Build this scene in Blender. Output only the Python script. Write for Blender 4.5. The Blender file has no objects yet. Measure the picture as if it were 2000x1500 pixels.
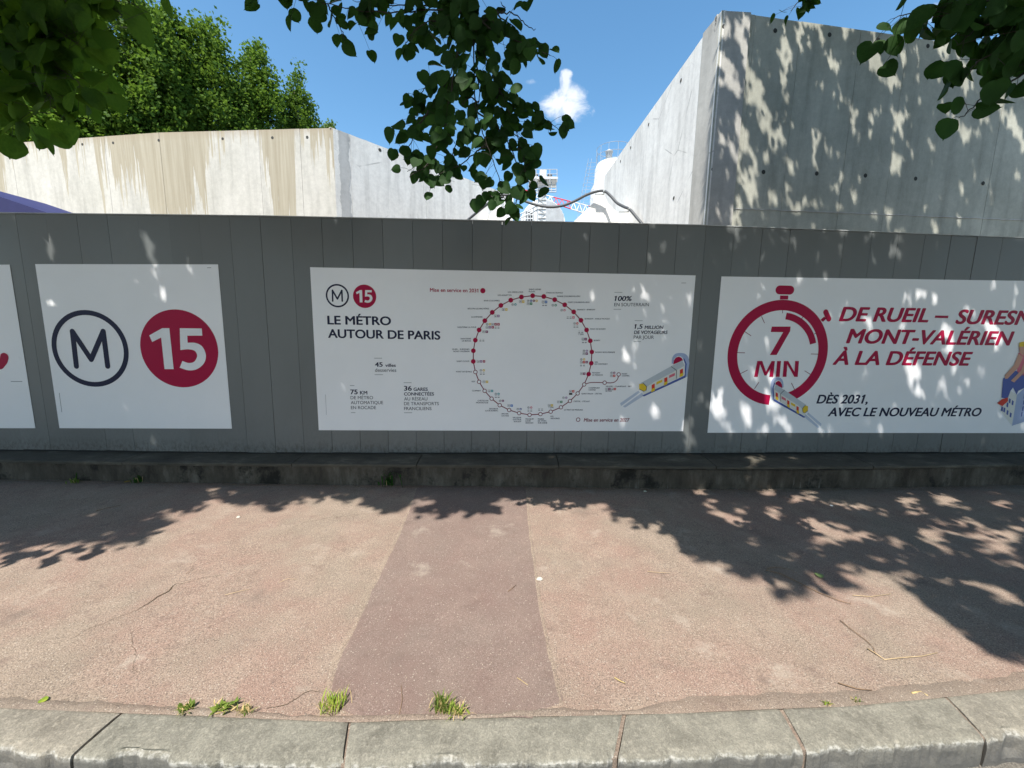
import bpy, math, random
import numpy as np
from mathutils import Vector, Matrix, noise as mnoise
R = math.radians
sc = bpy.context.scene
C = sc.collection
rng = np.random.default_rng(7)
random.seed(7)

# ------------------------------------------------------------------ camera, sky, sun, exposure
FPX = 750.0                      # focal length in pixels of the 2000 px wide photograph
PITCH, ROLL = R(7.9), R(1.0)
EYE = Vector((0, 0, 1.6))
_F = Vector((0, math.cos(PITCH), -math.sin(PITCH)))
_U0 = Vector((0, math.sin(PITCH), math.cos(PITCH)))
_R0 = Vector((1, 0, 0))
_R = _R0*math.cos(ROLL) + _U0*math.sin(ROLL)
_U = -_R0*math.sin(ROLL) + _U0*math.cos(ROLL)
cd = bpy.data.cameras.new('camera')
cam = bpy.data.objects.new('camera', cd)
C.objects.link(cam)
cd.sensor_width = 36
cd.lens = 36*FPX/2000
cd.clip_start = 0.05
cd.clip_end = 3000
cam.matrix_world = Matrix(((_R.x, _U.x, -_F.x, EYE.x), (_R.y, _U.y, -_F.y, EYE.y), (_R.z, _U.z, -_F.z, EYE.z), (0, 0, 0, 1)))
sc.camera = cam

SUN = Vector((-.20, -.49, .845)).normalized()
w = bpy.data.worlds.new('World')
sc.world = w
w.use_nodes = True
nt = w.node_tree
bg = nt.nodes['Background']
sky = nt.nodes.new('ShaderNodeTexSky')
sky.sky_type = 'NISHITA'
sky.sun_disc = False
sky.sun_elevation = math.asin(SUN.z)
sky.sun_rotation = math.atan2(SUN.x, SUN.y) % (2*math.pi)
sky.air_density = 1.0
sky.dust_density = 1.0
sky.ozone_density = 0.9
bg.inputs[1].default_value = 0.15
hs = nt.nodes.new('ShaderNodeHueSaturation'); hs.inputs['Hue'].default_value = .49; hs.inputs['Saturation'].default_value = 1.22
nt.links.new(sky.outputs[0], hs.inputs['Color'])
# a small fair weather cloud and faint wisps, in the direction where they stand
def _n(t, **k):
    n = nt.nodes.new(t)
    for a, b in k.items(): setattr(n, a, b)
    return n
def _l(a, b): nt.links.new(a, b)
tc = _n('ShaderNodeTexCoord')
prev = hs.outputs[0]
for (px, py, sx, sy, nscale, lo, hi, amt, rotz) in ((1114, 200, .075, .045, 16, .40, .62, .92, 0), (1106, 155, .016, .028, 26, .40, .60, .8, .5), (1862, 8, .07, .02, 14, .40, .6, .7, 0), (1040, 160, .02, .008, 20, .45, .7, .35, 0)):
    d = (_F*FPX + _R*(px-1000) - _U*(py-750)).normalized()
    q = d.to_track_quat('Y', 'Z').to_matrix(); X, Z = q.col[0], q.col[2]
    comps = []
    for ax, sc_ in ((X, sx), (Z, sy)):
        dp = _n('ShaderNodeVectorMath', operation='DOT_PRODUCT'); _l(tc.outputs['Generated'], dp.inputs[0]); dp.inputs[1].default_value = ax/sc_
        comps.append(dp.outputs['Value'])
    dy = _n('ShaderNodeVectorMath', operation='DOT_PRODUCT'); _l(tc.outputs['Generated'], dy.inputs[0]); dy.inputs[1].default_value = d
    front = _n('ShaderNodeMath', operation='GREATER_THAN'); _l(dy.outputs['Value'], front.inputs[0]); front.inputs[1].default_value = .5
    a2 = _n('ShaderNodeMath', operation='MULTIPLY'); _l(comps[0], a2.inputs[0]); _l(comps[0], a2.inputs[1])
    b2 = _n('ShaderNodeMath', operation='MULTIPLY_ADD'); _l(comps[1], b2.inputs[0]); _l(comps[1], b2.inputs[1]); _l(a2.outputs[0], b2.inputs[2])
    fall = _n('ShaderNodeMath', operation='SUBTRACT', use_clamp=True); fall.inputs[0].default_value = 1; _l(b2.outputs[0], fall.inputs[1])
    no = _n('ShaderNodeTexNoise'); _l(tc.outputs['Generated'], no.inputs['Vector']); no.inputs['Scale'].default_value = nscale; no.inputs['Detail'].default_value = 9; no.inputs['Roughness'].default_value = .62; no.inputs['Distortion'].default_value = .5
    mm = _n('ShaderNodeMath', operation='MULTIPLY_ADD'); _l(fall.outputs[0], mm.inputs[0]); mm.inputs[1].default_value = .38; _l(no.outputs['Fac'], mm.inputs[2])
    mr = _n('ShaderNodeMapRange', interpolation_type='SMOOTHSTEP'); _l(mm.outputs[0], mr.inputs[0]); mr.inputs[1].default_value = lo+.22; mr.inputs[2].default_value = hi+.30
    mu = _n('ShaderNodeMath', operation='MULTIPLY'); _l(mr.outputs[0], mu.inputs[0]); 
    sf = _n('ShaderNodeMapRange', interpolation_type='SMOOTHSTEP'); _l(fall.outputs[0], sf.inputs[0]); sf.inputs[1].default_value = 0; sf.inputs[2].default_value = .5; _l(sf.outputs[0], mu.inputs[1])
    m2 = _n('ShaderNodeMath', operation='MULTIPLY'); _l(mu.outputs[0], m2.inputs[0]); _l(front.outputs[0], m2.inputs[1])
    m3 = _n('ShaderNodeMath', operation='MULTIPLY'); _l(m2.outputs[0], m3.inputs[0]); m3.inputs[1].default_value = amt
    mx = _n('ShaderNodeMix', data_type='RGBA'); _l(m3.outputs[0], mx.inputs[0]); _l(prev, mx.inputs[6]); mx.inputs[7].default_value = (4.6, 4.75, 5.0, 1)
    prev = mx.outputs[2]
_l(prev, bg.inputs[0])
sl = bpy.data.lights.new('sun', 'SUN')
sl.energy = 4.7
sl.angle = R(0.53)
sl.color = (1, .95, .88)
so = bpy.data.objects.new('sun', sl)
C.objects.link(so)
so.rotation_euler = SUN.to_track_quat('Z', 'Y').to_euler()
sc.view_settings.view_transform = 'Standard'
sc.view_settings.look = 'None'
sc.view_settings.gamma = 1
sc.view_settings.use_curve_mapping = False
sc.view_settings.exposure = 0.72
sc.cycles.max_bounces = 6
sc.cycles.transmission_bounces = 4
sc.cycles.transparent_max_bounces = 6
sc.cycles.use_denoising = True

# ------------------------------------------------------------------ helpers
def ray(px, py):
    return _F*FPX + _R*(px-1000) - _U*(py-750)
def at_y(px, py, y):
    d = ray(px, py)
    return EYE + d*(y/d.y)
def at_z(px, py, z=0.0):
    d = ray(px, py)
    return EYE + d*((z-EYE.z)/d.z)
def on_line(px, py, a, b):
    """point where the line of sight meets the vertical plane through plan points a, b"""
    n = Vector((b[1]-a[1], -(b[0]-a[0]), 0))
    d = ray(px, py)
    return EYE + d*((Vector((a[0], a[1], 0))-EYE).dot(n)/d.dot(n))
def proj(P):
    """numpy (n,3) -> photo pixels"""
    Q = P - np.array(EYE)
    x = Q@np.array(_R); y = Q@np.array(_U); z = Q@np.array(_F)
    z = np.where(z > 1e-3, z, np.nan)
    return 1000+FPX*x/z, 750-FPX*y/z

def obj(name, verts, faces, mat=None, parent=None, smooth=False, mats=None, fm=None):
    me = bpy.data.meshes.new(name)
    me.from_pydata([tuple(v) for v in verts], [], faces)
    if mats:
        for m in mats: me.materials.append(m)
        me.polygons.foreach_set('material_index', fm)
    elif mat: me.materials.append(mat)
    if smooth: me.polygons.foreach_set('use_smooth', [True]*len(me.polygons))
    me.update()
    o = bpy.data.objects.new(name, me)
    C.objects.link(o)
    if parent: o.parent = parent
    return o
def obj_np(name, V, Fc, mat, parent=None, smooth=False):
    """V (n,3), Fc (m,k) arrays"""
    me = bpy.data.meshes.new(name)
    k = Fc.shape[1]
    me.vertices.add(len(V)); me.vertices.foreach_set('co', V.astype(np.float32).ravel())
    me.loops.add(Fc.size); me.loops.foreach_set('vertex_index', Fc.astype(np.int32).ravel())
    me.polygons.add(len(Fc)); me.polygons.foreach_set('loop_start', np.arange(0, Fc.size, k, dtype=np.int32))
    me.polygons.foreach_set('loop_total', np.full(len(Fc), k, dtype=np.int32))
    if smooth: me.polygons.foreach_set('use_smooth', np.ones(len(Fc), dtype=bool))
    me.materials.append(mat)
    me.update(calc_edges=True); me.validate()
    o = bpy.data.objects.new(name, me)
    C.objects.link(o)
    if parent: o.parent = parent
    return o
def thing(name, label, cat, group=None, loc=(0, 0, 0)):
    o = bpy.data.objects.new(name, None)
    o.empty_display_size = .1
    C.objects.link(o)
    o['label'] = label; o['category'] = cat
    if group: o['group'] = group
    return o
def tag(o, label, cat, group=None):
    o['label'] = label; o['category'] = cat
    if group: o['group'] = group
    return o
def struct(o): o['kind'] = 'structure'; return o
def stuff(o, label=None, cat=None):
    o['kind'] = 'stuff'
    if label: o['label'] = label
    if cat: o['category'] = cat
    return o

class MB:
    def __init__(s): s.v = []; s.f = []
    def add(s, vs, fs):
        n = len(s.v); s.v += [Vector(v) for v in vs]; s.f += [[i+n for i in f] for f in fs]
    def box(s, c, e, ax=None):
        """centre, half extents, optional 3 axis vectors"""
        ax = ax or (Vector((1, 0, 0)), Vector((0, 1, 0)), Vector((0, 0, 1)))
        c = Vector(c)
        vs = [c+ax[0]*e[0]*i+ax[1]*e[1]*j+ax[2]*e[2]*k for i in (-1, 1) for j in (-1, 1) for k in (-1, 1)]
        s.add(vs, [(0, 1, 3, 2), (4, 6, 7, 5), (0, 4, 5, 1), (2, 3, 7, 6), (0, 2, 6, 4), (1, 5, 7, 3)])
    def tube(s, pts, r, n=6, cap=True):
        pts = [Vector(p) for p in pts]
        if not hasattr(r, '__len__'): r = [r]*len(pts)
        rings = []
        for i, p in enumerate(pts):
            d = (pts[min(i+1, len(pts)-1)]-pts[max(i-1, 0)])
            if d.length < 1e-9: d = Vector((0, 0, 1))
            d.normalize()
            a = d.cross(Vector((0, 0, 1)))
            if a.length < .2: a = d.cross(Vector((0, 1, 0)))
            a.normalize(); b = d.cross(a)
            rings.append([p+(a*math.cos(2*math.pi*k/n)+b*math.sin(2*math.pi*k/n))*r[i] for k in range(n)])
        vs = [v for g in rings for v in g]
        fs = [(i*n+k, i*n+(k+1) % n, (i+1)*n+(k+1) % n, (i+1)*n+k) for i in range(len(pts)-1) for k in range(n)]
        if cap: fs += [tuple(range(n))[::-1], tuple((len(pts)-1)*n+k for k in range(n))]
        s.add(vs, fs)
    def lathe(s, c, prof, n=32, a0=0, a1=2*math.pi):
        vs = []; full = abs(a1-a0-2*math.pi) < 1e-6
        m = n if full else n+1
        for (r, z) in prof:
            for k in range(m):
                a = a0+(a1-a0)*k/n
                vs.append((c[0]+r*math.cos(a), c[1]+r*math.sin(a), c[2]+z))
        fs = []
        for i in range(len(prof)-1):
            for k in range(n):
                k2 = (k+1) % m
                fs.append((i*m+k, i*m+k2, (i+1)*m+k2, (i+1)*m+k))
        s.add(vs, fs)
    def prism(s, poly, z0, z1):
        n = len(poly)
        z0s = z0 if hasattr(z0, '__len__') else [z0]*n
        z1s = z1 if hasattr(z1, '__len__') else [z1]*n
        vs = [(p[0], p[1], z0s[i]) for i, p in enumerate(poly)]+[(p[0], p[1], z1s[i]) for i, p in enumerate(poly)]
        s.add(vs, [tuple(range(n))[::-1], tuple(range(n, 2*n))]+[(i, (i+1) % n, n+(i+1) % n, n+i) for i in range(n)])
    def build(s, name, mat, parent=None, smooth=False):
        return obj(name, s.v, s.f, mat, parent, smooth)

# ------------------------------------------------------------------ materials
class NT:
    def __init__(s, name, rough=.6, spec=.4):
        s.m = bpy.data.materials.new(name); s.m.use_nodes = True
        s.t = s.m.node_tree; s.b = s.t.nodes['Principled BSDF']
        s.b.inputs['Roughness'].default_value = rough
        s.b.inputs['Specular IOR Level'].default_value = spec
        s.out = s.t.nodes['Material Output']
        s.co = s.t.nodes.new('ShaderNodeTexCoord').outputs['Object']
    def n(s, typ, **k):
        nd = s.t.nodes.new(typ)
        for a, b in k.items(): setattr(nd, a, b)
        return nd
    def set(s, sock, v):
        if hasattr(v, 'is_output') or isinstance(v, bpy.types.NodeSocket): s.t.links.new(v, sock)
        elif hasattr(v, '__len__') and len(v) == 3 and sock.type == 'RGBA': sock.default_value = (*v, 1)
        else: sock.default_value = v
    def map(s, scale=(1, 1, 1), loc=(0, 0, 0)):
        nd = s.n('ShaderNodeMapping'); s.set(nd.inputs[0], s.co); nd.inputs['Scale'].default_value = scale; nd.inputs['Location'].default_value = loc
        return nd.outputs[0]
    def noise(s, scale, detail=4, vec=None, rough=.55, dist=0):
        nd = s.n('ShaderNodeTexNoise'); s.set(nd.inputs['Vector'], vec or s.co)
        nd.inputs['Scale'].default_value = scale; nd.inputs['Detail'].default_value = detail; nd.inputs['Roughness'].default_value = rough; nd.inputs['Distortion'].default_value = dist
        return nd.outputs['Fac']
    def vor(s, scale, feat='F1', vec=None, out='Distance'):
        nd = s.n('ShaderNodeTexVoronoi', feature=feat); s.set(nd.inputs['Vector'], vec or s.co); nd.inputs['Scale'].default_value = scale
        return nd.outputs[out]
    def ramp(s, fac, stops, interp='LINEAR'):
        nd = s.n('ShaderNodeValToRGB'); cr = nd.color_ramp; cr.interpolation = interp
        while len(cr.elements) < len(stops): cr.elements.new(.5)
        for e, (p, c) in zip(cr.elements, stops):
            e.position = p; e.color = (*c, 1) if hasattr(c, '__len__') else (c, c, c, 1)
        s.set(nd.inputs[0], fac); return nd.outputs[0]
    def mix(s, fac, a, b, mode='MIX'):
        nd = s.n('ShaderNodeMix', data_type='RGBA', blend_type=mode)
        s.set(nd.inputs[0], fac); s.set(nd.inputs[6], a); s.set(nd.inputs[7], b); return nd.outputs[2]
    def math(s, op, a, b=0.0, clamp=False):
        nd = s.n('ShaderNodeMath', operation=op, use_clamp=clamp); s.set(nd.inputs[0], a); s.set(nd.inputs[1], b); return nd.outputs[0]
    def sep(s, v=None):
        nd = s.n('ShaderNodeSeparateXYZ'); s.set(nd.inputs[0], v or s.co); return nd.outputs
    def rand(s): return s.n('ShaderNodeObjectInfo').outputs['Random']
    def color(s, c): s.set(s.b.inputs['Base Color'], c)
    def rough(s, c): s.set(s.b.inputs['Roughness'], c)
    def bump(s, h, strength=.4, dist=.01):
        nd = s.n('ShaderNodeBump'); nd.inputs['Strength'].default_value = strength; nd.inputs['Distance'].default_value = dist
        s.set(nd.inputs['Height'], h); s.t.links.new(nd.outputs[0], s.b.inputs['Normal']); return nd

def flat(name, col, rough=.5, spec=.4, metal=0, var=.12, scale=3):
    t = NT(name, rough, spec)
    t.b.inputs['Metallic'].default_value = metal
    n = t.noise(scale, 5)
    k = t.ramp(n, [(.3, 1-var), (.7, 1+var)])
    t.color(t.mix(1.0, col, k, 'MULTIPLY'))
    return t.m

# --- pavement
def m_pavement(name, a, b, c, speck, fine):
    t = NT(name, .9, .25)
    big = t.noise(1.1, 3, dist=.4)
    mid = t.noise(5, 5)
    base = t.mix(t.ramp(t.math('ADD', t.math('MULTIPLY', big, .6), t.math('MULTIPLY', t.noise(3.7, 8, rough=.75), .4)), [(.42, 0), (.58, 1)]), a, b)
    base = t.mix(t.ramp(mid, [(.45, 0), (.75, .75)]), base, c)
    g = t.noise(fine, 3, rough=.7)
    base = t.mix(1.0, base, t.ramp(g, [(.34, .55), (.5, 1), (.66, 1.42)]), 'MULTIPLY')
    # pale aggregate stones
    v = t.n('ShaderNodeTexVoronoi'); t.set(v.inputs['Vector'], t.co); v.inputs['Scale'].default_value = 85
    pick = t.sep(v.outputs['Color'])[0]
    sp = t.math('MULTIPLY', t.ramp(v.outputs['Distance'], [(.22, 1), (.36, 0)]), t.ramp(pick, [(1-speck-.03, 0), (1-speck, 1)]))
    base = t.mix(t.math('MULTIPLY', sp, .6), base, (.52, .45, .37))
    v2 = t.n('ShaderNodeTexVoronoi'); t.set(v2.inputs['Vector'], t.map(loc=(5, 3, 1))); v2.inputs['Scale'].default_value = 130
    sp2 = t.math('MULTIPLY', t.ramp(v2.outputs['Distance'], [(.2, 1), (.4, 0)]), t.ramp(t.sep(v2.outputs['Color'])[1], [(.72, 0), (.76, 1)]))
    base = t.mix(t.math('MULTIPLY', sp2, .5), base, (.5, .42, .36))
    v3 = t.n('ShaderNodeTexVoronoi'); t.set(v3.inputs['Vector'], t.map(loc=(9, 1, 4))); v3.inputs['Scale'].default_value = 95
    sp3 = t.math('MULTIPLY', t.ramp(v3.outputs['Distance'], [(.2, 1), (.42, 0)]), t.ramp(t.sep(v3.outputs['Color'])[2], [(.7, 0), (.75, 1)]))
    base = t.mix(t.math('MULTIPLY', sp3, .5), base, (.07, .055, .05))
    # chalky worn spots
    wn = t.noise(2.6, 6, vec=t.map(loc=(3.1, 7.7, 0)), rough=.65)
    base = t.mix(t.ramp(wn, [(.60, 0), (.70, .6)]), base, (.42, .36, .295))
    stn = t.noise(7, 7, vec=t.map(loc=(1, 9, 2)), rough=.75)
    base = t.mix(t.ramp(stn, [(.56, 0), (.66, .5)]), base, (.17, .12, .10))
    dk = t.noise(1.7, 6, vec=t.map(loc=(13.1, 2.7, 0)), rough=.6)
    base = t.mix(t.ramp(dk, [(.6, 0), (.72, .45)]), base, (.13, .1, .085))
    t.color(base)
    h = t.math('ADD', t.math('MULTIPLY', g, 1.0), t.math('MULTIPLY', sp, .5))
    t.bump(h, .7, .006)
    return t.m
M_pav = m_pavement('worn_red_asphalt', (.290, .200, .158), (.268, .214, .166), (.335, .265, .207), .20, 190)
M_patch = m_pavement('mauve_asphalt_patch', (.218, .152, .128), (.226, .172, .144), (.262, .195, .162), .06, 320)
M_edge = m_pavement('sandy_mortar', (.25, .19, .148), (.235, .19, .15), (.29, .235, .185), .15, 300)
def m_road():
    t = NT('road_asphalt', .92, .2)
    g = t.noise(180, 3, rough=.7)
    v = t.vor(90)
    c = t.mix(t.ramp(g, [(.35, 0), (.65, 1)]), (.09, .085, .075), (.24, .22, .19))
    c = t.mix(t.ramp(v, [(.12, .6), (.3, 0)]), c, (.4, .36, .3))
    t.color(c); t.bump(g, .8, .008); return t.m
M_road = m_road()
def m_ground():
    t = NT('site_ground', .95, .1)
    t.color(t.ramp(t.noise(.3, 6), [(.3, (.2, .18, .14)), (.7, (.3, .27, .22))])); return t.m
M_ground = m_ground()
def m_kerb():
    t = NT('kerb_stone_granite', .85, .3)
    n1 = t.noise(7, 8, rough=.65); n2 = t.noise(45, 5, rough=.7); n3 = t.noise(160, 3, rough=.7)
    c = t.ramp(n1, [(.3, (.145, .135, .112)), (.5, (.205, .192, .16)), (.68, (.265, .248, .205))])
    c = t.mix(t.ramp(n2, [(.5, 0), (.64, .6)]), c, (.32, .295, .245))
    c = t.mix(1.0, c, t.ramp(n3, [(.35, .78), (.65, 1.22)]), 'MULTIPLY')
    sp = t.noise(3.2, 7, vec=t.map(loc=(4, 4, 4)), rough=.7)
    c = t.mix(t.ramp(sp, [(.62, 0), (.7, .5)]), c, (.11, .10, .09))
    c = t.mix(1.0, c, t.ramp(t.rand(), [(0, (.92, .94, .92)), (1, (1.06, 1.03, 1.0))]), 'MULTIPLY')
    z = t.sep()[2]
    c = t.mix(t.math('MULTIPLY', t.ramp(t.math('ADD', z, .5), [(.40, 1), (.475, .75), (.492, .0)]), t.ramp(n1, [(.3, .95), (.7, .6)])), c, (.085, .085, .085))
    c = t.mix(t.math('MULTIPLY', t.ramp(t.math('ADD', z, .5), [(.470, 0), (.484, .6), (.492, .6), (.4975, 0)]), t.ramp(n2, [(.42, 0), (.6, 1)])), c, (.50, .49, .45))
    t.color(c); t.bump(t.math('ADD', n2, t.math('MULTIPLY', n3, .4)), .6, .006); return t.m
M_kerb = m_kerb()
def m_basewall():
    t = NT('stained_render', .92, .2)
    st = t.noise(6, 7, vec=t.map((1, 1, .35)), rough=.7)
    st2 = t.noise(3.1, 8, vec=t.map((1, 1, .8), (7, 2, 3)), rough=.72)
    c = t.ramp(st, [(.32, (.045, .038, .030)), (.52, (.085, .073, .058)), (.7, (.15, .135, .11))])
    c = t.mix(t.ramp(st2, [(.53, 0), (.63, .85)]), c, (.015, .015, .013))
    stripe = t.noise(24, 3, vec=t.map((1, 1, .06), (3, 3, 3)))
    zz = t.sep()[2]
    low = t.ramp(zz, [(.02, 1), (.14, 0)])
    c = t.mix(t.math('MULTIPLY', t.math('MULTIPLY', t.ramp(stripe, [(.6, 0), (.7, .6)]), t.ramp(t.noise(1.1, 3), [(.5, 0), (.62, 1)])), low), c, (.30, .30, .27))
    t.color(c); t.bump(t.noise(60, 6, rough=.7), .7, .01); return t.m
M_base = m_basewall()
def m_cap():
    t = NT('weathered_coping', .85, .3)
    a = t.noise(5, 8, vec=t.map((.5, 1, 2)), rough=.7)
    c = t.ramp(a, [(.3, (.045, .04, .032)), (.55, (.09, .08, .062)), (.74, (.2, .18, .14))])
    t.color(c); t.bump(t.noise(70, 6, rough=.7), .7, .006); return t.m
M_cap = m_cap()
def m_hoard():
    t = NT('grey_hoarding_paint', .42, .5)
    z = t.sep()[2]
    n = t.noise(2.2, 6, vec=t.map((1, 1, .5)))
    c = t.mix(t.ramp(n, [(.3, 0), (.7, 1)]), (.128, .140, .141), (.155, .165, .164))
    c = t.mix(1.0, c, t.ramp(t.rand(), [(0, .92), (1, 1.07)]), 'MULTIPLY')
    # road dirt splashed along the bottom and a few scuffs
    d = t.noise(34, 8, vec=t.map((1, 1, .6)), rough=.75)
    dm = t.math('MULTIPLY', t.ramp(d, [(.44, 0), (.62, 1)]), t.ramp(z, [(.30, .75), (.42, .12), (.8, .0)]))
    c = t.mix(dm, c, (.055, .05, .04))
    sc_ = t.noise(5, 8, vec=t.map((3, 1, .4), (2, 9, 4)), rough=.7)
    c = t.mix(t.ramp(sc_, [(.68, 0), (.74, .35)]), c, (.26, .27, .27))
    t.color(c)
    t.rough(t.ramp(n, [(.3, .36), (.7, .5)]))
    t.bump(t.noise(3.5, 2), .25, .004); return t.m
M_hoard = m_hoard()
M_trim = flat('pale_metal_trim', (.42, .44, .44), .4)
M_dark = flat('dark_gap', (.02, .02, .02), .8)
def m_sheet():
    t = NT('white_printed_vinyl', .38, .45)
    n = t.noise(1.6, 6, rough=.6)
    c = t.mix(t.ramp(n, [(.3, 0), (.7, 1)]), (.80, .81, .835), (.85, .855, .875))
    s = t.noise(3.3, 8, vec=t.map(loc=(5, 8, 2)), rough=.75)
    c = t.mix(t.ramp(s, [(.66, 0), (.78, .3)]), c, (.5, .5, .5))
    t.color(c); t.bump(t.noise(2.4, 3), .3, .006); return t.m
M_sheet = m_sheet()
def ink(name, col): return flat(name, col, .45, .15, var=.04)
INK = dict(navy=ink('navy_ink', (.018, .022, .055)), grey=ink('grey_ink', (.085, .09, .11)), red=ink('crimson_ink', (.38, .004, .05)),
           white=ink('white_ink', (.82, .83, .85)), line=ink('dark_red_ink', (.19, .008, .035)), rule=ink('rule_ink', (.22, .23, .25)),
           lblue=ink('pale_blue_ink', (.36, .43, .62)), vlblue=ink('very_pale_blue_ink', (.50, .56, .68)), blue=ink('blue_ink', (.07, .11, .35)),
           roof=ink('train_roof_ink', (.50, .54, .58)), side=ink('train_side_ink', (.72, .72, .68)), yellow=ink('yellow_ink', (.75, .52, .04)),
           tred=ink('orange_red_ink', (.62, .05, .03)), pink=ink('pink_ink', (.65, .16, .22)), green=ink('green_ink', (.03, .25, .13)),
           teal=ink('teal_ink', (.05, .33, .36)), mauve=ink('mauve_ink', (.32, .18, .36)), skin=ink('skin_ink', (.62, .33, .24)),
           sky=ink('sky_blue_ink', (.06, .2, .55)), black=ink('black_ink', (.015, .015, .02)), purple=ink('purple_ink', (.2, .02, .12)))

def m_concrete(name, a, b, drip=None, lines=True, cracks=False, dark=0):
    t = NT(name, .88, .25)
    n1 = t.noise(.9, 7, rough=.62); n2 = t.noise(9, 6, rough=.65); n3 = t.noise(50, 4, rough=.7)
    st = t.noise(3.0, 5, vec=t.map((1.4, 1.4, .16), (2, 5, 1)), rough=.6)
    c = t.mix(t.ramp(n1, [(.33, 0), (.67, 1)]), a, b)
    c = t.mix(1.0, c, t.ramp(st, [(.3, .80), (.5, 1), (.7, 1.08)]), 'MULTIPLY')
    c = t.mix(1.0, c, t.ramp(n2, [(.3, .90), (.7, 1.07)]), 'MULTIPLY')
    c = t.mix(1.0, c, t.ramp(n3, [(.3, .93), (.7, 1.05)]), 'MULTIPLY')
    por = t.vor(16); c = t.mix(t.ramp(por, [(.045, .5), (.07, 0)]), c, (.12, .12, .11))
    if cracks:
        cr = t.vor(.55, 'DISTANCE_TO_EDGE', vec=None)
        cm = t.math('MULTIPLY', t.ramp(cr, [(.0, 1), (.006, 0)]), t.ramp(t.noise(1.3, 2), [(.52, 0), (.6, .6)]))
        c = t.mix(cm, c, (.1, .1, .09))
    if drip:
        x0, x1, z0, z1, stops = drip
        S = t.sep()
        u = t.math('DIVIDE', t.math('SUBTRACT', S[0], x0), x1-x0, True)
        L = t.ramp(u, stops)
        jag = t.noise(8, 3, vec=t.map((1, 1, .03), (1, 2, 3)), rough=.75)
        jag2 = t.noise(17, 3, vec=t.map((1, 1, .035), (4, 2, 3)))
        dep = t.math('DIVIDE', t.math('SUBTRACT', z1, S[2]), z1-z0)
        k = t.math('ADD', L, t.math('MULTIPLY', t.math('SUBTRACT', jag, .5), 1.9))
        k = t.math('ADD', k, t.math('MULTIPLY', t.math('SUBTRACT', jag2, .5), 1.9))
        k = t.math('SUBTRACT', k, dep)
        wet = t.ramp(t.math('SUBTRACT', k, .16), [(.0, 0), (.055, 1)])
        tan = t.mix(t.ramp(t.math('ADD', t.math('MULTIPLY', jag, .6), t.math('MULTIPLY', jag2, .4)), [(.36, 0), (.64, 1)]), (.29, .25, .172), (.41, .37, .28))
        c = t.mix(t.math('MULTIPLY', wet, .92), c, tan)
        c = t.mix(t.ramp(dep, [(.0, .5), (.10, 0)]), c, (.33, .27, .19))
    t.color(c)
    t.bump(t.math('ADD', n2, t.math('MULTIPLY', n3, .4)), .35, .01)
    return t
# ------------------------------------------------------------------ leaves
def m_leaf(name, a, b, tr, trf=.4, nscale=6):
    t = NT(name, .6, .12)
    n = t.noise(nscale, 2)
    c = t.mix(t.ramp(n, [(.35, 0), (.65, 1)]), a, b)
    c = t.mix(1.0, c, t.ramp(t.rand(), [(0, (.75, .78, .8)), (.7, (1.15, 1.15, 1.0)), (1, (1.9, 1.75, 1.1))]), 'MULTIPLY')
    t.color(c)
    ts = t.n('ShaderNodeBsdfTranslucent'); ts.inputs[0].default_value = (*tr, 1)
    mx = t.n('ShaderNodeMixShader'); mx.inputs[0].default_value = trf
    t.t.links.new(t.b.outputs[0], mx.inputs[1]); t.t.links.new(ts.outputs[0], mx.inputs[2]); t.t.links.new(mx.outputs[0], t.out.inputs[0])
    return t.m
M_leaf = m_leaf('linden_leaf', (.016, .045, .013), (.028, .07, .018), (.05, .13, .015), .3, 14)
M_leafl = m_leaf('near_leaf_green', (.022, .06, .010), (.055, .12, .018), (.13, .26, .02), .45, 9)
M_leafc = m_leaf('linden_canopy_leaf', (.035, .085, .02), (.06, .12, .03), (.10, .2, .03), .25, 4)
M_tree = m_leaf('hornbeam_leaf', (.045, .10, .015), (.12, .20, .028), (.17, .29, .035), .36, 2.2)
M_tree2 = m_leaf('far_leaf', (.07, .13, .03), (.12, .19, .045), (.16, .25, .05), .35, 1.4)
def m_bark(name, a, b):
    t = NT(name, .9, .2)
    n = t.noise(14, 6, vec=t.map((1, 1, .25)), rough=.7)
    t.color(t.ramp(n, [(.35, a), (.65, b)])); t.bump(n, .8, .02); return t.m
M_bark = m_bark('linden_bark', (.035, .028, .022), (.10, .085, .065))
M_twig = flat('green_brown_twig', (.035, .03, .022), .7)
M_paleb = m_bark('pale_bark', (.16, .14, .10), (.34, .30, .23))

# ================================================================== THE SETTING
# ground and road
G = MB(); G.add([(-400, -400, -.145), (400, -400, -.145), (400, 400, -.145), (-400, 400, -.145)], [(0, 1, 2, 3)])
struct(G.build('ground', M_ground))
KX = np.array([-12, -2.13, -1.36, -.61, .02, .79, 1.49, 2.4, 12])
KI = np.array([1.50, 1.41, 1.39, 1.375, 1.405, 1.44, 1.48, 1.58, 2.55])
KO = np.array([1.34, 1.25, 1.215, 1.205, 1.23, 1.26, 1.31, 1.38, 2.32])
def kin(x): return float(np.interp(x, KX, KI))
def kout(x): return float(np.interp(x, KX, KO))
FX = np.array([-14, -5.24, -3.38, -1.56, .28, 2.14, 3.56, 5.71, 14])
FY = np.array([3.72, 3.76, 3.745, 3.76, 3.79, 3.82, 3.90, 4.09, 4.85])
def foot(x): return float(np.interp(x, FX, FY))

road = MB()
xs = np.linspace(-12, 12, 61)
vs = [(x, kout(x)+.03, -.13) for x in xs]+[(x, -12, -.13) for x in xs]
road.add(vs, [(i, i+1, 61+i+1, 61+i) for i in range(60)])
struct(road.build('road', M_road))

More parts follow.
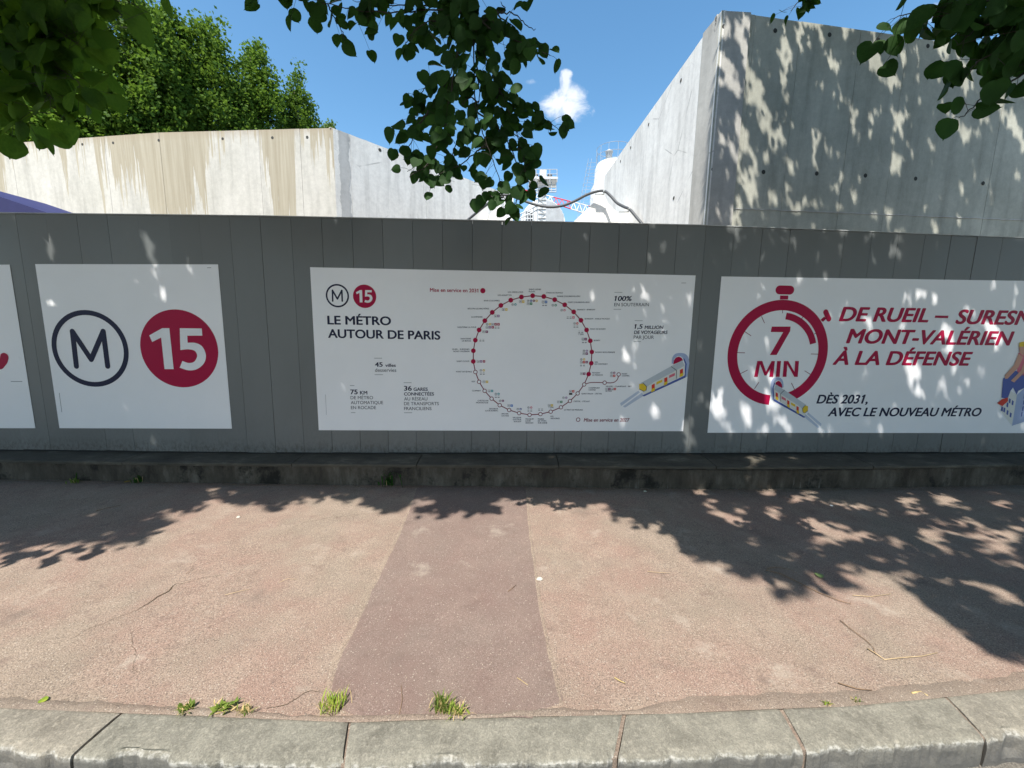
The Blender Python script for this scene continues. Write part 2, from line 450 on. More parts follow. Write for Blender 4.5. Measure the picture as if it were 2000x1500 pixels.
# pavement sheet with a gentle uneven surface
def grid_sheet(x0, x1, nx, ylo, yhi, ny, zf):
    V = []; 
    for i in range(nx+1):
        x = x0+(x1-x0)*i/nx
        a, b = ylo(x), yhi(x)
        for j in range(ny+1):
            y = a+(b-a)*j/ny
            V.append((x, y, zf(x, y)))
    F = [(i*(ny+1)+j, (i+1)*(ny+1)+j, (i+1)*(ny+1)+j+1, i*(ny+1)+j+1) for i in range(nx) for j in range(ny)]
    return V, F
def uneven(x, y):
    return mnoise.noise(Vector((x*1.3, y*1.3, 0)))*.006 + mnoise.noise(Vector((x*5, y*5, 3)))*.0015
V, F = grid_sheet(-11, 11, 500, lambda x: kin(x)-.005, lambda x: foot(x)+.02, 56, lambda x, y: uneven(x, y))
pav = struct(obj('pavement', V, F, M_pav, smooth=True))
# darker re-laid strip: photo outline taken down to the ground
PL = [(813, 948), (795, 1000), (775, 1050), (745, 1110), (722, 1155), (700, 1205), (676, 1252), (652, 1300), (640, 1345), (655, 1385), (690, 1406)]
PR = [(1030, 948), (1033, 1000), (1038, 1050), (1046, 1100), (1054, 1160), (1060, 1200), (1072, 1255), (1085, 1310), (1094, 1350), (1100, 1376), (1060, 1391)]
def edge_fn(P):
    q = [at_z(a, b, 0) for a, b in P]; ys = np.array([v.y for v in q])[::-1]; xx = np.array([v.x for v in q])[::-1]
    return lambda y: float(np.interp(y, ys, xx))
eL, eR = edge_fn(PL), edge_fn(PR)
V = []; ny, nx = 150, 24
for j in range(ny+1):
    f = j/ny
    y = 1.392+(3.80-1.392)*f
    a = eL(y)+mnoise.noise(Vector((y*9, 1, 0)))*.012+mnoise.noise(Vector((y*40, 1, 0)))*.005
    b = eR(y)+mnoise.noise(Vector((y*9, 7, 0)))*.010+mnoise.noise(Vector((y*40, 7, 0)))*.006
    if y < 1.46: a += (1.46-y)*.5; b -= (1.46-y)*.6
    for i in range(nx+1):
        x = a+(b-a)*i/nx
        V.append((x, y, uneven(x, y)+(.005 if 0 < i < nx else .0015)))
F = [(j*(nx+1)+i, j*(nx+1)+i+1, (j+1)*(nx+1)+i+1, (j+1)*(nx+1)+i) for j in range(ny) for i in range(nx)]
struct(obj('pavement_patch', V, F, M_patch, smooth=True))
# pale sanded seams along both cut edges
M_seam = m_pavement('pale_seam', (.29, .215, .165), (.27, .215, .165), (.33, .26, .2), .2, 190)
for nm, fn, sg, wmax in (('left', eL, -1, .035), ('right', eR, 1, .006)):
    V = []; ny = 200
    for j in range(ny+1):
        y = 1.40+(3.75-1.40)*j/ny
        e0 = fn(y)-sg*.02
        fade = max(0, min(1, (3.2-y)/.8))*max(.25, min(1, (y-1.35)/.3))
        w_ = wmax*fade*(.55+1.1*mnoise.noise(Vector((y*4, sg, 0)))+.5*mnoise.noise(Vector((y*22, sg, 3))))
        e1 = fn(y)+sg*max(.004, w_)
        for k in range(4):
            x = e0+(e1-e0)*k/3; V.append((x, y, uneven(x, y)+[.0028, .0030, .0026, .0006][k]))
    q = [(j*4+k, (j*4+k+1), (j+1)*4+k+1, (j+1)*4+k) for j in range(ny) for k in range(3)]
    struct(obj('pavement_seam', V, q, M_seam, smooth=True))
# sandy joint strip between asphalt and kerb
V = []; xs = np.linspace(-6, 8, 420)
for x in xs:
    wd = .018+.018*mnoise.noise(Vector((x*3, 0, 0)))+.012*mnoise.noise(Vector((x*14, 0, 0)))
    wd += max(0, min(1, (x-.55)/.25))*(.04+.02*mnoise.noise(Vector((x*5, 2, 0))))
    wd += max(0, min(1, (-1.1-x)/.5))*.015
    for k in range(4):
        y = kin(x)-.012+(wd+.012)*k/3
        V.append((x, y, uneven(x, y)+[.004, .008, .007, .0008][k]+.002*mnoise.noise(Vector((x*20, y*20, 0)))))
F = [(i*4+k, (i+1)*4+k, (i+1)*4+k+1, i*4+k+1) for i in range(len(xs)-1) for k in range(3)]
struct(obj('pavement_joint', V, F, M_edge, smooth=True))
# cracks: thin soil-filled slots
M_crack = flat('soil_filled_crack', (.09, .065, .04), .95, .1, var=.4, scale=40)
def crack(P, w0, w1):
    q = [at_z(a, b, 0) for a, b in P]
    pts = []
    for i in range(len(q)-1):
        n = max(3, int((q[i+1]-q[i]).length/.012))
        for k in range(n): pts.append(q[i].lerp(q[i+1], k/n))
    V = []
    N = len(pts)
    for i, p in enumerate(pts):
        d = (pts[min(i+1, N-1)]-pts[max(i-1, 0)]).normalized(); s = Vector((-d.y, d.x, 0))
        p = p + s*(mnoise.noise(Vector((p.x*14, p.y*14, 1)))*.018+mnoise.noise(Vector((p.x*60, p.y*60, 1)))*.005)
        wd = .42*(w0+(w1-w0)*abs(math.sin(math.pi*i/N)))*(.55+.9*abs(mnoise.noise(Vector((p.x*30, p.y*30, 5)))))
        for sg in (-1, 1):
            V.append((p.x+s.x*wd*sg, p.y+s.y*wd*sg, uneven(p.x, p.y)+.0032))
    F = [(2*i, 2*i+2, 2*i+3, 2*i+1) for i in range(N-1)]
    o = obj('crack', V, F, M_crack, pav); return o
crack([(130, 1252), (180, 1228), (240, 1205), (272, 1190)], .002, .003)
crack([(262, 1196), (290, 1178), (335, 1150), (352, 1136)], .003, .010)
crack([(345, 1142), (405, 1128), (440, 1122)], .002, .003)
crack([(530, 1052), (590, 1022), (650, 1010), (705, 1005), (770, 1000)], .0015, .003)
crack([(1105, 965), (1200, 985), (1290, 1000), (1350, 1018), (1400, 1040), (1420, 1062)], .0015, .003)
crack([(520, 1385), (560, 1376), (600, 1352), (640, 1350)], .002, .004)
crack([(258, 1230), (262, 1290), (272, 1320)], .001, .002)
crack([(1700, 1000), (1780, 1010), (1850, 1032), (1960, 1050)], .0015, .003)

# kerb
kerb = struct(bpy.data.objects.new('kerb', None)); C.objects.link(kerb)
JX = [-6.6, -5.4, -4.3, -3.2, -2.45, (-1.60, -1.62), (-.645, -.60), (.50, .415), (1.195, 1.17), (1.985, 1.94), 2.9, 3.9, 4.9, 6.0, 7.1]
JX = [(j, j) if not hasattr(j, '__len__') else j for j in JX]
prof = [(0.0, -.16, 0), (0.0, -.02, 0), (0.01, -.001, 0), (.12, .003, 0), (.25, .004, 0), (.38, .005, 0), (.5, .005, 0), (.62, .005, 0), (.74, .005, 0), (.85, .004, 0), (.93, .003, 0), (.985, .0, 0), (1.02, -.010, 0), (1.03, -.04, 0), (1.03, -.075, 0), (1.02, -.105, 0), (1.0, -.16, 0)]
for s in range(len(JX)-1):
    (a0, a1), (b0, b1) = JX[s], JX[s+1]
    g = .006 if s != 7 else .012
    n = int((b0-a0)/.011)
    V = []
    for i in range(n+1):
        u = i/n
        for q, (t_, z, _) in enumerate(prof):
            xi = (a0+g)+(b0-a0-2*g)*u; xo = (a1+g)+(b1-a1-2*g)*u
            x = xi+(xo-xi)*t_
            yi, yo = kin(x), kout(x)
            # chipped front arris
            ch = max(0, mnoise.noise(Vector((x*7, s*3.1, 0)))-.12)*.05+max(0, mnoise.noise(Vector((x*26, s, 4))))*.014+abs(mnoise.noise(Vector((x*70, s, 9))))*.006
            rag = ch if t_ > .9 else (ch*.4 if t_ > .8 else 0)
            y = yi+(yo-yi)*t_+(rag if z > -.1 else rag*.3)
            zz = z-(rag*.35 if t_ > .85 and z > -.05 else 0)
            e = min(u, 1-u)*n
            if e < 1.5 and z > -.03: zz -= .004*(1.5-e)
            zz += mnoise.noise(Vector((x*5, y*8, s)))*.003+mnoise.noise(Vector((x*40, y*40, s)))*.0005
            V.append((x, y+mnoise.noise(Vector((x*10, z*20, s)))*.004, zz))
    m = len(prof)
    F = [(i*m+k, i*m+k+1, (i+1)*m+k+1, (i+1)*m+k) for i in range(n) for k in range(m-1)]
    F += [tuple(range(m))[::-1], tuple(n*m+k for k in range(m))]
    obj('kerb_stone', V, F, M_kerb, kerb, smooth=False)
    # mortar in the joint
    mo = MB()
    for k in range(7):
        t0, t1 = k/7, (k+1)/7
        def P(t_, sg): 
            x = b0+(b1-b0)*t_
            return (x+sg*(g+.004), kin(x)+(kout(x)-kin(x)-(-.008))*t_, -.006-.004*random.random() if s in (6, 7, 8, 9, 10) else -.013)
        pts = [P(t0, -1), P(t0, 1), P(t1, 1), P(t1, -1)]
        mo.add(pts+[(p[0], p[1], -.15) for p in pts], [(0, 1, 2, 3), (4, 7, 6, 5), (0, 4, 5, 1), (2, 6, 7, 3), (1, 5, 6, 2), (0, 3, 7, 4)])
    mo.build('mortar', M_edge, kerb)

# ------------------------------------------------------------------ low wall and coping
SA, SB1, SB2, SC2 = (-14, 3.946), (-2.5, 3.946), (1.95, 4.10), (14, 4.94)
def fence_y(x): return float(np.interp(x, [SA[0], SB1[0], SB2[0], SC2[0]], [SA[1], SB1[1], SB2[1], SC2[1]]))
BASEZ = .262
def basez(x): return float(np.interp(x, [-6, -3.3, -1.5, .2, 2, 3.5, 5.5], [.245, .262, .272, .284, .292, .292, .286]))
lw = thing('low_wall', 'low dark stained rendered wall with coping that runs under the grey hoarding', 'wall')
V = []; xs = np.linspace(-11, 12, 700); zs = [-.05, .0, .03, .06, .09, .12, .15, .18, .205]
for x in xs:
    for z in zs:
        y = foot(x)+.012*mnoise.noise(Vector((x*4, z*6, 0)))+.004*mnoise.noise(Vector((x*25, z*25, 0)))
        V.append((x, y, z))
n = len(zs)
F = [(i*n+k, (i+1)*n+k, (i+1)*n+k+1, i*n+k+1) for i in range(len(xs)-1) for k in range(n-1)]
# back side
o0 = len(V)
V += [(x, foot(x)+.35, z) for x in (xs[0], xs[-1]) for z in (-.05, .205)]
obj('wall_face', V[:o0], F, M_base, lw, smooth=True)
core = MB()
for i in range(46):
    xa, xb = -11+i*.5, -11+(i+1)*.5
    core.prism([(xa, foot(xa)+.03), (xb, foot(xb)+.03), (xb, foot(xb)+.42), (xa, foot(xa)+.42)], -.05, .2)
core.build('wall_core', M_base, lw)
cj = [-11, -9.1, -7.3, -5.6, -3.9, -2.2, -.95, .49, 2.1, 3.8, 5.5, 7.3, 9.2, 12]
def capz(x): return basez(x)-.012
for a, b in zip(cj[:-1], cj[1:]):
    V = []; n = int((b-a)/.03)
    pr = [(.03, -.052), (-.045, -.05), (-.05, -.046), (-.052, -.03), (-.048, -.020), (-.03, -.015), (.02, -.010), (.1, -.004), (.19, .0), (.45, .004), (.45, -.05)]
    a_, b_ = a+.004, b-.004
    for i in range(n+1):
        x = a_+(b_-a_)*i/n
        for k, (dy, dz) in enumerate(pr):
            ch = .006*mnoise.noise(Vector((x*9, k, 2)))+.003*mnoise.noise(Vector((x*40, k, 2))) if 1 <= k <= 6 else 0
            V.append((x, foot(x)+dy+ch, capz(x)+dz+ch*.5))
    m = len(pr)
    F = [(i*m+k, (i+1)*m+k, (i+1)*m+(k+1) % m, i*m+(k+1) % m) for i in range(n) for k in range(m)]
    F += [tuple(range(m)), tuple(n*m+k for k in range(m))[::-1]]
    obj('coping_stone', V, F, M_cap, lw, smooth=False)

# ------------------------------------------------------------------ hoarding
hoard = thing('site_hoarding', 'long grey metal construction hoarding of vertical panels standing on the low wall', 'hoarding')
HT = 2.40
def seg_pts(a, b, step):
    d = Vector((b[0]-a[0], b[1]-a[1], 0)); L = d.length; d.normalize()
    n = int(round(L/step)); return [(Vector((a[0], a[1], 0))+d*(L*i/n)) for i in range(n+1)], d
for (a, b, st) in (((-11.2, 3.946), SB1, .30), (SB1, SB2, .294), (SB2, (11, 4.73), .30)):
    pts, d = seg_pts(a, b, st)
    nrm = Vector((d.y, -d.x, 0))
    for p, q in zip(pts[:-1], pts[1:]):
        off = random.uniform(0, .0022)
        zb = basez((p.x+q.x)/2)+random.uniform(.002, .008)
        tz = random.uniform(-.003, .003)
        gp = .0017 if b is not SB1 else .0010
        P0 = p+d*gp; P1 = q-d*gp
        tw = random.uniform(-.0016, .0016)
        fr = [P0+nrm*(off+tw), P1+nrm*(off-tw)]
        mb = MB()
        mb.prism([(fr[0].x, fr[0].y), (fr[1].x, fr[1].y), (P1.x-nrm.x*.03, P1.y-nrm.y*.03), (P0.x-nrm.x*.03, P0.y-nrm.y*.03)],
                 [zb]*4, [basez(p.x)+HT+tz, basez(q.x)+HT+tz, basez(q.x)+HT+tz, basez(p.x)+HT+tz])
        mb.build('panel', M_hoard, hoard)
    bk = MB()
    bk.box(((a[0]+b[0])/2-nrm.x*.06, (a[1]+b[1])/2-nrm.y*.06, 1.47), ((Vector(b)-Vector(a)).length/2, .02, 1.19), (d, nrm, Vector((0, 0, 1))))
    bk.build('backing_board', M_dark, hoard)
# top capping rail, steel rail at the bottom
for nm, dz, hh, yo, m in (('top_rail', HT+.006, .008, -.012, M_trim), ('bottom_rail', -.004, .006, .004, M_dark)):
    mb = MB()
    xs = [-11.2, -6, -4, -2.5, -1, .5, 1.95, 3.5, 5.5, 8, 11]
    for xa, xb in zip(xs[:-1], xs[1:]):
        pa, pb = (xa, fence_y(xa)), (xb, fence_y(xb))
        za, zb = basez(xa)+dz, basez(xb)+dz
        w_ = .026
        vs = []
        for (px_, py_), z in ((pa, za), (pb, zb)):
            vs += [(px_, py_-.006-yo*0, z-hh/2), (px_, py_+w_, z-hh/2), (px_, py_+w_, z+hh/2), (px_, py_-.006, z+hh/2)]
        mb.add(vs, [(0, 4, 5, 1), (1, 5, 6, 2), (2, 6, 7, 3), (3, 7, 4, 0), (0, 1, 2, 3), (7, 6, 5, 4)])
    mb.build(nm, m, hoard)

# ------------------------------------------------------------------ posters
class Plane:
    """a straight stretch of hoarding; s metres along, z up, off metres towards the street"""
    def __init__(s, a, b):
        s.a = Vector((a[0], a[1], 0)); s.b = Vector((b[0], b[1], 0)); s.d = (s.b-s.a).normalized(); s.n = Vector((s.d.y, -s.d.x, 0))
    def uv(s, px, py):
        p = on_line(px, py, s.a, s.b); return ((p-s.a).dot(s.d), p.z)
    def P(s, u, z, off): 
        q = s.a+s.d*u+s.n*off; return (q.x, q.y, z)
PA, PB, PC = Plane(SA, SB1), Plane(SB1, SB2), Plane(SB2, SC2)
OFF0 = .0045
class Art:
    def __init__(s, plane, parent, zoom):
        s.p = plane; s.par = parent; s.zx, s.zy, s.zs = zoom
    def uv(s, x, y): return s.p.uv(s.zx+x/s.zs, s.zy+y/s.zs)
    def up(s, pts): return [s.uv(*q) for q in pts]
    def shape(s, name, polys, mat, layer=1, label=None, stag=True):
        """polys: list of uv polygons"""
        V = []; F = []
        for i, pl in enumerate(polys):
            n = len(V); V += [s.p.P(u, z, OFF0+.0012*layer+(.00008*(i % 13) if stag else 0)) for u, z in pl]; F.append(list(range(n, n+len(pl))))
        o = obj(name, V, F, INK[mat], s.par)
        if label: o['label'] = label
        return o
    def poly(s, name, px, mat, layer=1): return s.shape(name, [s.up(px)], mat, layer)
    def polys(s, name, pxs, mat, layer=1): return s.shape(name, [s.up(q) for q in pxs], mat, layer)
def circ(c, r, n=40): return [(c[0]+r*math.cos(2*math.pi*k/n), c[1]+r*math.sin(2*math.pi*k/n)) for k in range(n)]
def arcband(c, r0, r1, a0, a1, n=48):
    q = []
    for k in range(n):
        t0 = R(a0+(a1-a0)*k/n); t1 = R(a0+(a1-a0)*(k+1)/n)
        q.append([(c[0]+r*math.cos(t), c[1]+r*math.sin(t)) for r, t in ((r0, t0), (r1, t0), (r1, t1), (r0, t1))])
    return q
def join_strip(quads): return quads
def stroke(pts, w, cap=True):
    """rounded polyline as convex quads + end discs, uv space; pieces overlap so they get staggered layers"""
    out = []
    for a, b in zip(pts[:-1], pts[1:]):
        d = Vector((b[0]-a[0], b[1]-a[1])); L = d.length; d /= L; s_ = Vector((-d.y, d.x))*w/2
        out.append([(a[0]+s_.x, a[1]+s_.y), (a[0]-s_.x, a[1]-s_.y), (b[0]-s_.x, b[1]-s_.y), (b[0]+s_.x, b[1]+s_.y)])
    if cap:
        for p in pts: out.append(circ(p, w/2, 20))
    return out
_tc = {}
def text_mesh(body, bold, res):
    key = (body, bold, res)
    if key in _tc: return _tc[key]
    c = bpy.data.curves.new('t', 'FONT'); c.body = body; c.resolution_u = res; c.offset = bold; c.space_character = 1.0+bold*1.2
    o = bpy.data.objects.new('t', c); C.objects.link(o)
    dg = bpy.context.evaluated_depsgraph_get(); me = o.evaluated_get(dg).to_mesh()
    V = [(v.co.x, v.co.y) for v in me.vertices]; F = [tuple(p.vertices) for p in me.polygons]
    o.evaluated_get(dg).to_mesh_clear(); bpy.data.objects.remove(o); bpy.data.curves.remove(c)
    _tc[key] = (V, F); return V, F
def text(art, name, items, mat, bold=0.0, shear=0.0, layer=1, res=4, capem=.70):
    """items: (string, x_left, x_right, y_base_left, cap_height[, y_base_right]) in zoomed photo pixels; all joined in one part"""
    for it in items:
        body, x0, x1, yb, ch = it[:5]
        V = []; F = []
        yr = it[5] if len(it) > 5 else yb
        u0, z0 = art.uv(x0, yb); u1, z1 = art.uv(x1, yr); _, zt = art.uv((x0+x1)/2, (yb+yr)/2-ch); _, zb = art.uv((x0+x1)/2, (yb+yr)/2)
        H = zt-zb
        tv, tf = text_mesh(body, 0.0, res)
        tv = list(tv); tf = list(tf)
        for i_, ch_ in enumerate(body):          # the figure one has a flag in this lettering
            if ch_ == '1':
                xr = max(v[0] for v in text_mesh(body[:i_+1], 0.0, res)[0]); n_ = len(tv); wd = .075
                tv += [(xr-.002, .695), (xr-wd, .695), (xr-.21, .575), (xr-.17, .515), (xr-wd*.8, .585)]; tf.append(tuple(range(n_, n_+5)))
        sy = H/(capem+bold)
        xs = [v[0]+shear*v[1] for v in tv]; a, b = min(xs)-bold, max(xs)+bold
        sx = (u1-u0)/(b-a)
        passes = [(0, 0)] if bold == 0 else [(-bold, 0), (bold, 0), (-bold*.5, bold*.6), (bold*.5, -bold*.6), (bold*.5, bold*.6), (-bold*.5, -bold*.6)]
        if 0 < bold and res <= 2: passes = passes[:2]
        for k, (ox, oz) in enumerate(passes):
            n = len(V)
            V += [art.p.P(u0+(v[0]+ox+shear*v[1]-a)*sx, z0+(z1-z0)*((v[0]-a)/(b-a))+(v[1]+oz+bold*.3)*sy, OFF0+.0012*layer+.00006*k) for v in tv]
            F += [tuple(i+n for i in f) for f in tf]
        obj(name, V, F, INK[mat], art.par)

def poster(label, plane, corners, cat='poster'):
    t = thing('poster', label, cat, 'posters on the grey hoarding')
    (ul, zt1), (ur, zt2), (br, zb2), (bl, zb1) = [plane.uv(*c) for c in corners]
    u0, u1 = (ul+bl)/2, (ur+br)/2
    n = 24
    V = []
    for i in range(n+1):
        f = i/n; u = u0+(u1-u0)*f; za = zt1+(zt2-zt1)*f; zb = zb1+(zb2-zb1)*f
        V += [plane.P(u, zb, .0028), plane.P(u, za, .0028), plane.P(u, za, OFF0), plane.P(u, zb, OFF0)]
    F = []
    for i in range(n):
        a = i*4; b = a+4
        F += [(a+3, b+3, b+2, a+2), (a, a+1, b+1, b), (a+2, b+2, b+1, a+1), (a, b, b+3, a+3)]
    F += [(0, 3, 2, 1), (n*4, n*4+1, n*4+2, n*4+3)]
    obj('printed_sheet', V, F, M_sheet, t)
    return t

# --- poster 0 (far left, cut by the frame)
t0 = poster('white poster cut by the left edge, showing the end of a crimson curve', PA, [(-560, 520), (25, 517), (65, 836), (-540, 836)])
A0 = Art(PA, t0, (0, 480, 3.571))
c0 = A0.up([(36, 775), (30, 800), (5, 832), (-60, 850), (-160, 845), (-300, 800)])
A0.shape('crimson_curve', stroke(c0, .085), 'red')
A0.shape('rule', [A0.up([(80, 944), (160, 944), (160, 948), (80, 948)])], 'rule')
# --- poster 1
t1 = poster('square white poster with a circled navy M and the number 15 in a crimson disc', PA, [(74, 516), (428, 516.5), (452, 837), (113, 836)])
A1 = Art(PA, t1, (0, 480, 3.571))
def mid(a, b): return ((a[0]+b[0])/2, (a[1]+b[1])/2)
l, r_, tp, bt = A1.uv(368, 715), A1.uv(897, 715), A1.uv(625, 447), A1.uv(640, 984)
cM = ((l[0]+r_[0])/2, (tp[1]+bt[1])/2); rM = ((r_[0]-l[0])+(tp[1]-bt[1]))/4
def band(c, r0, r1, n=64): return arcband(c, r0, r1, 0, 360, n)
A1.shape('ring', band(cM, rM*.872, rM), 'navy', stag=False)
Mst = A1.up([(537, 840), (509, 597), (640, 793), (724, 597), (755, 840)])
wM = rM*.135
A1.shape('letter_m', stroke(Mst, wM), 'navy')
l, r_, tp, bt = A1.uv(980, 715), A1.uv(1526, 715), A1.uv(1230, 447), A1.uv(1275, 984)
c15 = ((l[0]+r_[0])/2, (tp[1]+bt[1])/2); r15 = ((r_[0]-l[0])+(tp[1]-bt[1]))/4
A1.shape('disc', [circ(c15, r15, 72)], 'red')
ONE = A1.up([(1045, 625), (1135, 575), (1185, 575), (1215, 860), (1152, 860), (1128, 640), (1066, 671)])
def smooth(P, n=6):
    out = []
    for i in range(len(P)-1):
        p0, p1, p2, p3 = P[max(i-1, 0)], P[i], P[i+1], P[min(i+2, len(P)-1)]
        for k in range(n):
            t = k/n
            out.append(tuple(.5*((2*p1[j])+(-p0[j]+p2[j])*t+(2*p0[j]-5*p1[j]+4*p2[j]-p3[j])*t*t+(-p0[j]+3*p1[j]-3*p2[j]+p3[j])*t**3) for j in (0, 1)))
    return out+[P[-1]]
fo = smooth([(1312, 676), (1368, 678), (1415, 704), (1440, 765), (1424, 822), (1375, 861), (1318, 868), (1257, 850)])
fi = smooth([(1276, 803), (1318, 817), (1358, 808), (1379, 768), (1362, 733), (1318, 722), (1262, 727)])
FIVE = A1.up([(1258, 575), (1411, 577), (1415, 627), (1310, 627)]+fo+fi)
A1.shape('number_one', [ONE], 'white', 2); A1.shape('number_five', [FIVE], 'white', 2)
A1.shape('rule', [A1.up([(1448, 152), (1476, 152), (1476, 156), (1448, 156)]), A1.up([(416, 1025), (419, 1025), (437, 1160), (434, 1160)])], 'rule')
def logo_m(art, c, r):
    art.shape('ring', band(c, r*.86, r, 48), 'navy', stag=False)
    art.shape('letter_m', stroke([(c[0]+(u-cM[0])*r/rM, c[1]+(z-cM[1])*r/rM) for u, z in Mst], wM*r/rM), 'navy')
def logo_15(art, c, r):
    k = r/r15; f = lambda P: [(c[0]+(u-c15[0])*k, c[1]+(z-c15[1])*k) for u, z in P]
    art.shape('disc', [circ(c, r, 56)], 'red'); art.shape('number_one', [f(ONE)], 'white', 2); art.shape('number_five', [f(FIVE)], 'white', 2)

# --- poster 2: the line map
t2 = poster('wide white poster with the ring shaped metro line map and train drawing', PB, [(607, 522), (1358, 538), (1334, 842), (622, 840)])
Z1 = Art(PB, t2, (600, 510, 4.285)); Z2 = Art(PB, t2, (860, 540, 5.0)); Z3 = Art(PB, t2, (1020, 540, 4.689))
def circ_of(art, x0, x1, y0, y1):
    a, b = art.uv(x0, (y0+y1)/2), art.uv(x1, (y0+y1)/2); c, d = art.uv((x0+x1)/2, y0), art.uv((x0+x1)/2, y1)
    return ((a[0]+b[0])/2, (c[1]+d[1])/2), ((b[0]-a[0])+(c[1]-d[1]))/4
logo_m(Z1, *circ_of(Z1, 157, 352, 192, 387)); logo_15(Z1, *circ_of(Z1, 385, 579, 197, 392))
text(Z1, 'title_line', [('LE MÉTRO', 172, 704, 529, 74, 536), ('AUTOUR DE PARIS', 177, 1115, 641, 74, 657)], 'navy', .030, res=6)
text(Z1, 'heading_line', [('Mise en service en 2031', 1028, 1432, 256, 31, 262)], 'red', .022)
Z1.shape('legend_dot', [circ(Z1.uv(1470, 248), .0265, 28)], 'red')
text(Z1, 'figure_line', [('45', 568, 634, 883, 38), ('villes', 655, 743, 884, 27), ('75', 363, 425, 1113, 40), ('KM', 444, 505, 1115, 30),
                          ('36', 811, 877, 1083, 40), ('GARES', 891, 1010, 1085, 28), ('CONNECTÉES', 811, 1062, 1124, 27)], 'navy', .028)
text(Z1, 'caption_line', [('desservies', 569, 747, 926, 30), ('DE MÉTRO', 365, 553, 1155, 27), ('AUTOMATIQUE', 367, 637, 1196, 27), ('EN ROCADE', 368, 578, 1238, 27),
                          ('AU RÉSEAU', 812, 1007, 1165, 27), ('DE TRANSPORTS', 812, 1103, 1205, 27), ('FRANCILIENS', 812, 1041, 1246, 27)], 'grey', .006)
def rules(art, L): art.shape('rule', [art.up([(a, y-2), (b, y-2), (b, y+2), (a, y+2)]) for a, b, y in L], 'rule')
rules(Z1, [(562, 628, 812), (566, 635, 950), (360, 397, 1041), (368, 405, 1267), (808, 874, 1017), (812, 879, 1268)])
Z1.shape('fold_line', [Z1.up([(154, 1115), (156, 1115), (164, 1285), (162, 1285)])], 'rule')
text(Z3, 'figure_line', [('100%', 842, 1000, 224, 46), ('1,5', 1024, 1100, 478, 42), ('MILLION', 1118, 1290, 480, 31), ('DE VOYAGEURS', 1021, 1328, 526, 31)], 'navy', .028, shear=.12)
text(Z3, 'caption_line', [('EN SOUTERRAIN', 840, 1157, 273, 31), ('PAR JOUR', 1018, 1203, 571, 31)], 'grey', .006)
rules(Z3, [(843, 915, 146), (835, 905, 301), (1028, 1100, 405), (1016, 1085, 596), (1455, 1498, 60)])
text(Z3, 'heading_line', [('Mise en service en 2027', 562, 980, 1328, 32)], 'line', .024, shear=.15)
Z3.shape('legend_ring', arcband(Z3.uv(511, 1310), .0165, .0235, 0, 360, 28), 'line', stag=False)
fill2 = [(901, 188), (792, 201), (688, 232), (591, 283), (507, 351), (435, 432), (379, 522), (342, 622), (323, 725), (322, 829)]
hol2 = [(343, 932), (379, 1028), (433, 1116), (501, 1192), (580, 1256), (672, 1303), (769, 1333), (871, 1350), (977, 1343), (1077, 1319), (1177, 1276), (1265, 1215), (1340, 1141)]
rf2 = [(1010, 196), (1116, 227), (1214, 277), (1301, 346), (1372, 428)]
rf3 = [(588, 490), (622, 589), (636, 691), (631, 794), (607, 893)]
F_ = [Z2.uv(*p) for p in fill2+rf2]+[Z3.uv(*p) for p in rf3]
H_ = [Z2.uv(*p) for p in hol2]+[Z3.uv(566, 988), Z3.uv(753, 972), Z3.uv(881, 896)]
loop = [Z2.uv(*p) for p in fill2+hol2]+[Z3.uv(566, 988)]+[Z3.uv(*p) for p in rf3[::-1]]+[Z2.uv(*p) for p in rf2[::-1]]+[Z2.uv(*fill2[0])]
Z2.shape('line_ring', stroke(loop, .0095, False), 'line', 1)
spur = Z3.up(smooth([(566, 988), (590, 980), (625, 971), (680, 970), (753, 972), (815, 973), (850, 962), (873, 935), (881, 896)], 4))
Z3.shape('line_spur', stroke(spur, .0085, False), 'line', 1)
for p in F_: Z2.shape('station_dot', [circ(p, .0245, 24)], 'red', 2)
for p in H_:
    o = Z2.shape('station_ring', [circ(p, .0225, 24)], 'line', 2); Z2.shape('station_centre', [circ(p, .0155, 24)], 'white', 3)
nm2 = [("SAINT-DENIS", 864, 983, 133), ("PLEYEL", 864, 928, 154), ("LES GRÉSILLONS", 660, 808, 160), ("LES AGNETTES", 562, 696, 190), ("BOIS-COLOMBES", 427, 580, 243), ("BÉCON-LES-BRUYÈRES", 268, 476, 321),
       ("LA DÉFENSE", 303, 412, 402), ("NANTERRE LA FOLIE", 169, 351, 502), ("NANTERRE", 200, 300, 614), ("LA BOULE", 212, 300, 635), ("RUEIL - SURESNES", 120, 284, 717), ("MONT-VALÉRIEN", 128, 284, 738),
       ("SAINT-CLOUD", 160, 284, 834), ("PONT DE SÈVRES", 155, 308, 936), ("ISSY", 307, 343, 1032), ("CLAMART", 310, 396, 1121), ("CHÂTILLON", 364, 468, 1218), ("MONTROUGE", 350, 468, 1238),
       ("BAGNEUX", 480, 564, 1297), ("LUCIE AUBRAC", 440, 566, 1316), ("ARCUEIL", 597, 668, 1346), ("CACHAN", 597, 668, 1366), ("VILLEJUIF", 706, 790, 1384), ("GUSTAVE", 708, 790, 1403), ("ROUSSY", 718, 790, 1422),
       ("VILLEJUIF", 830, 912, 1397), ("LOUIS", 830, 880, 1416), ("ARAGON", 830, 906, 1435), ("MAIRIE", 952, 1012, 1397), ("DE VITRY-", 952, 1040, 1416), ("SUR-SEINE", 952, 1044, 1435),
       ("LES", 1075, 1103, 1372), ("ARDOINES", 1075, 1165, 1392), ("LE VERT DE MAISONS", 1207, 1390, 1308), ("T ZEN5", 1055, 1105, 1285)]
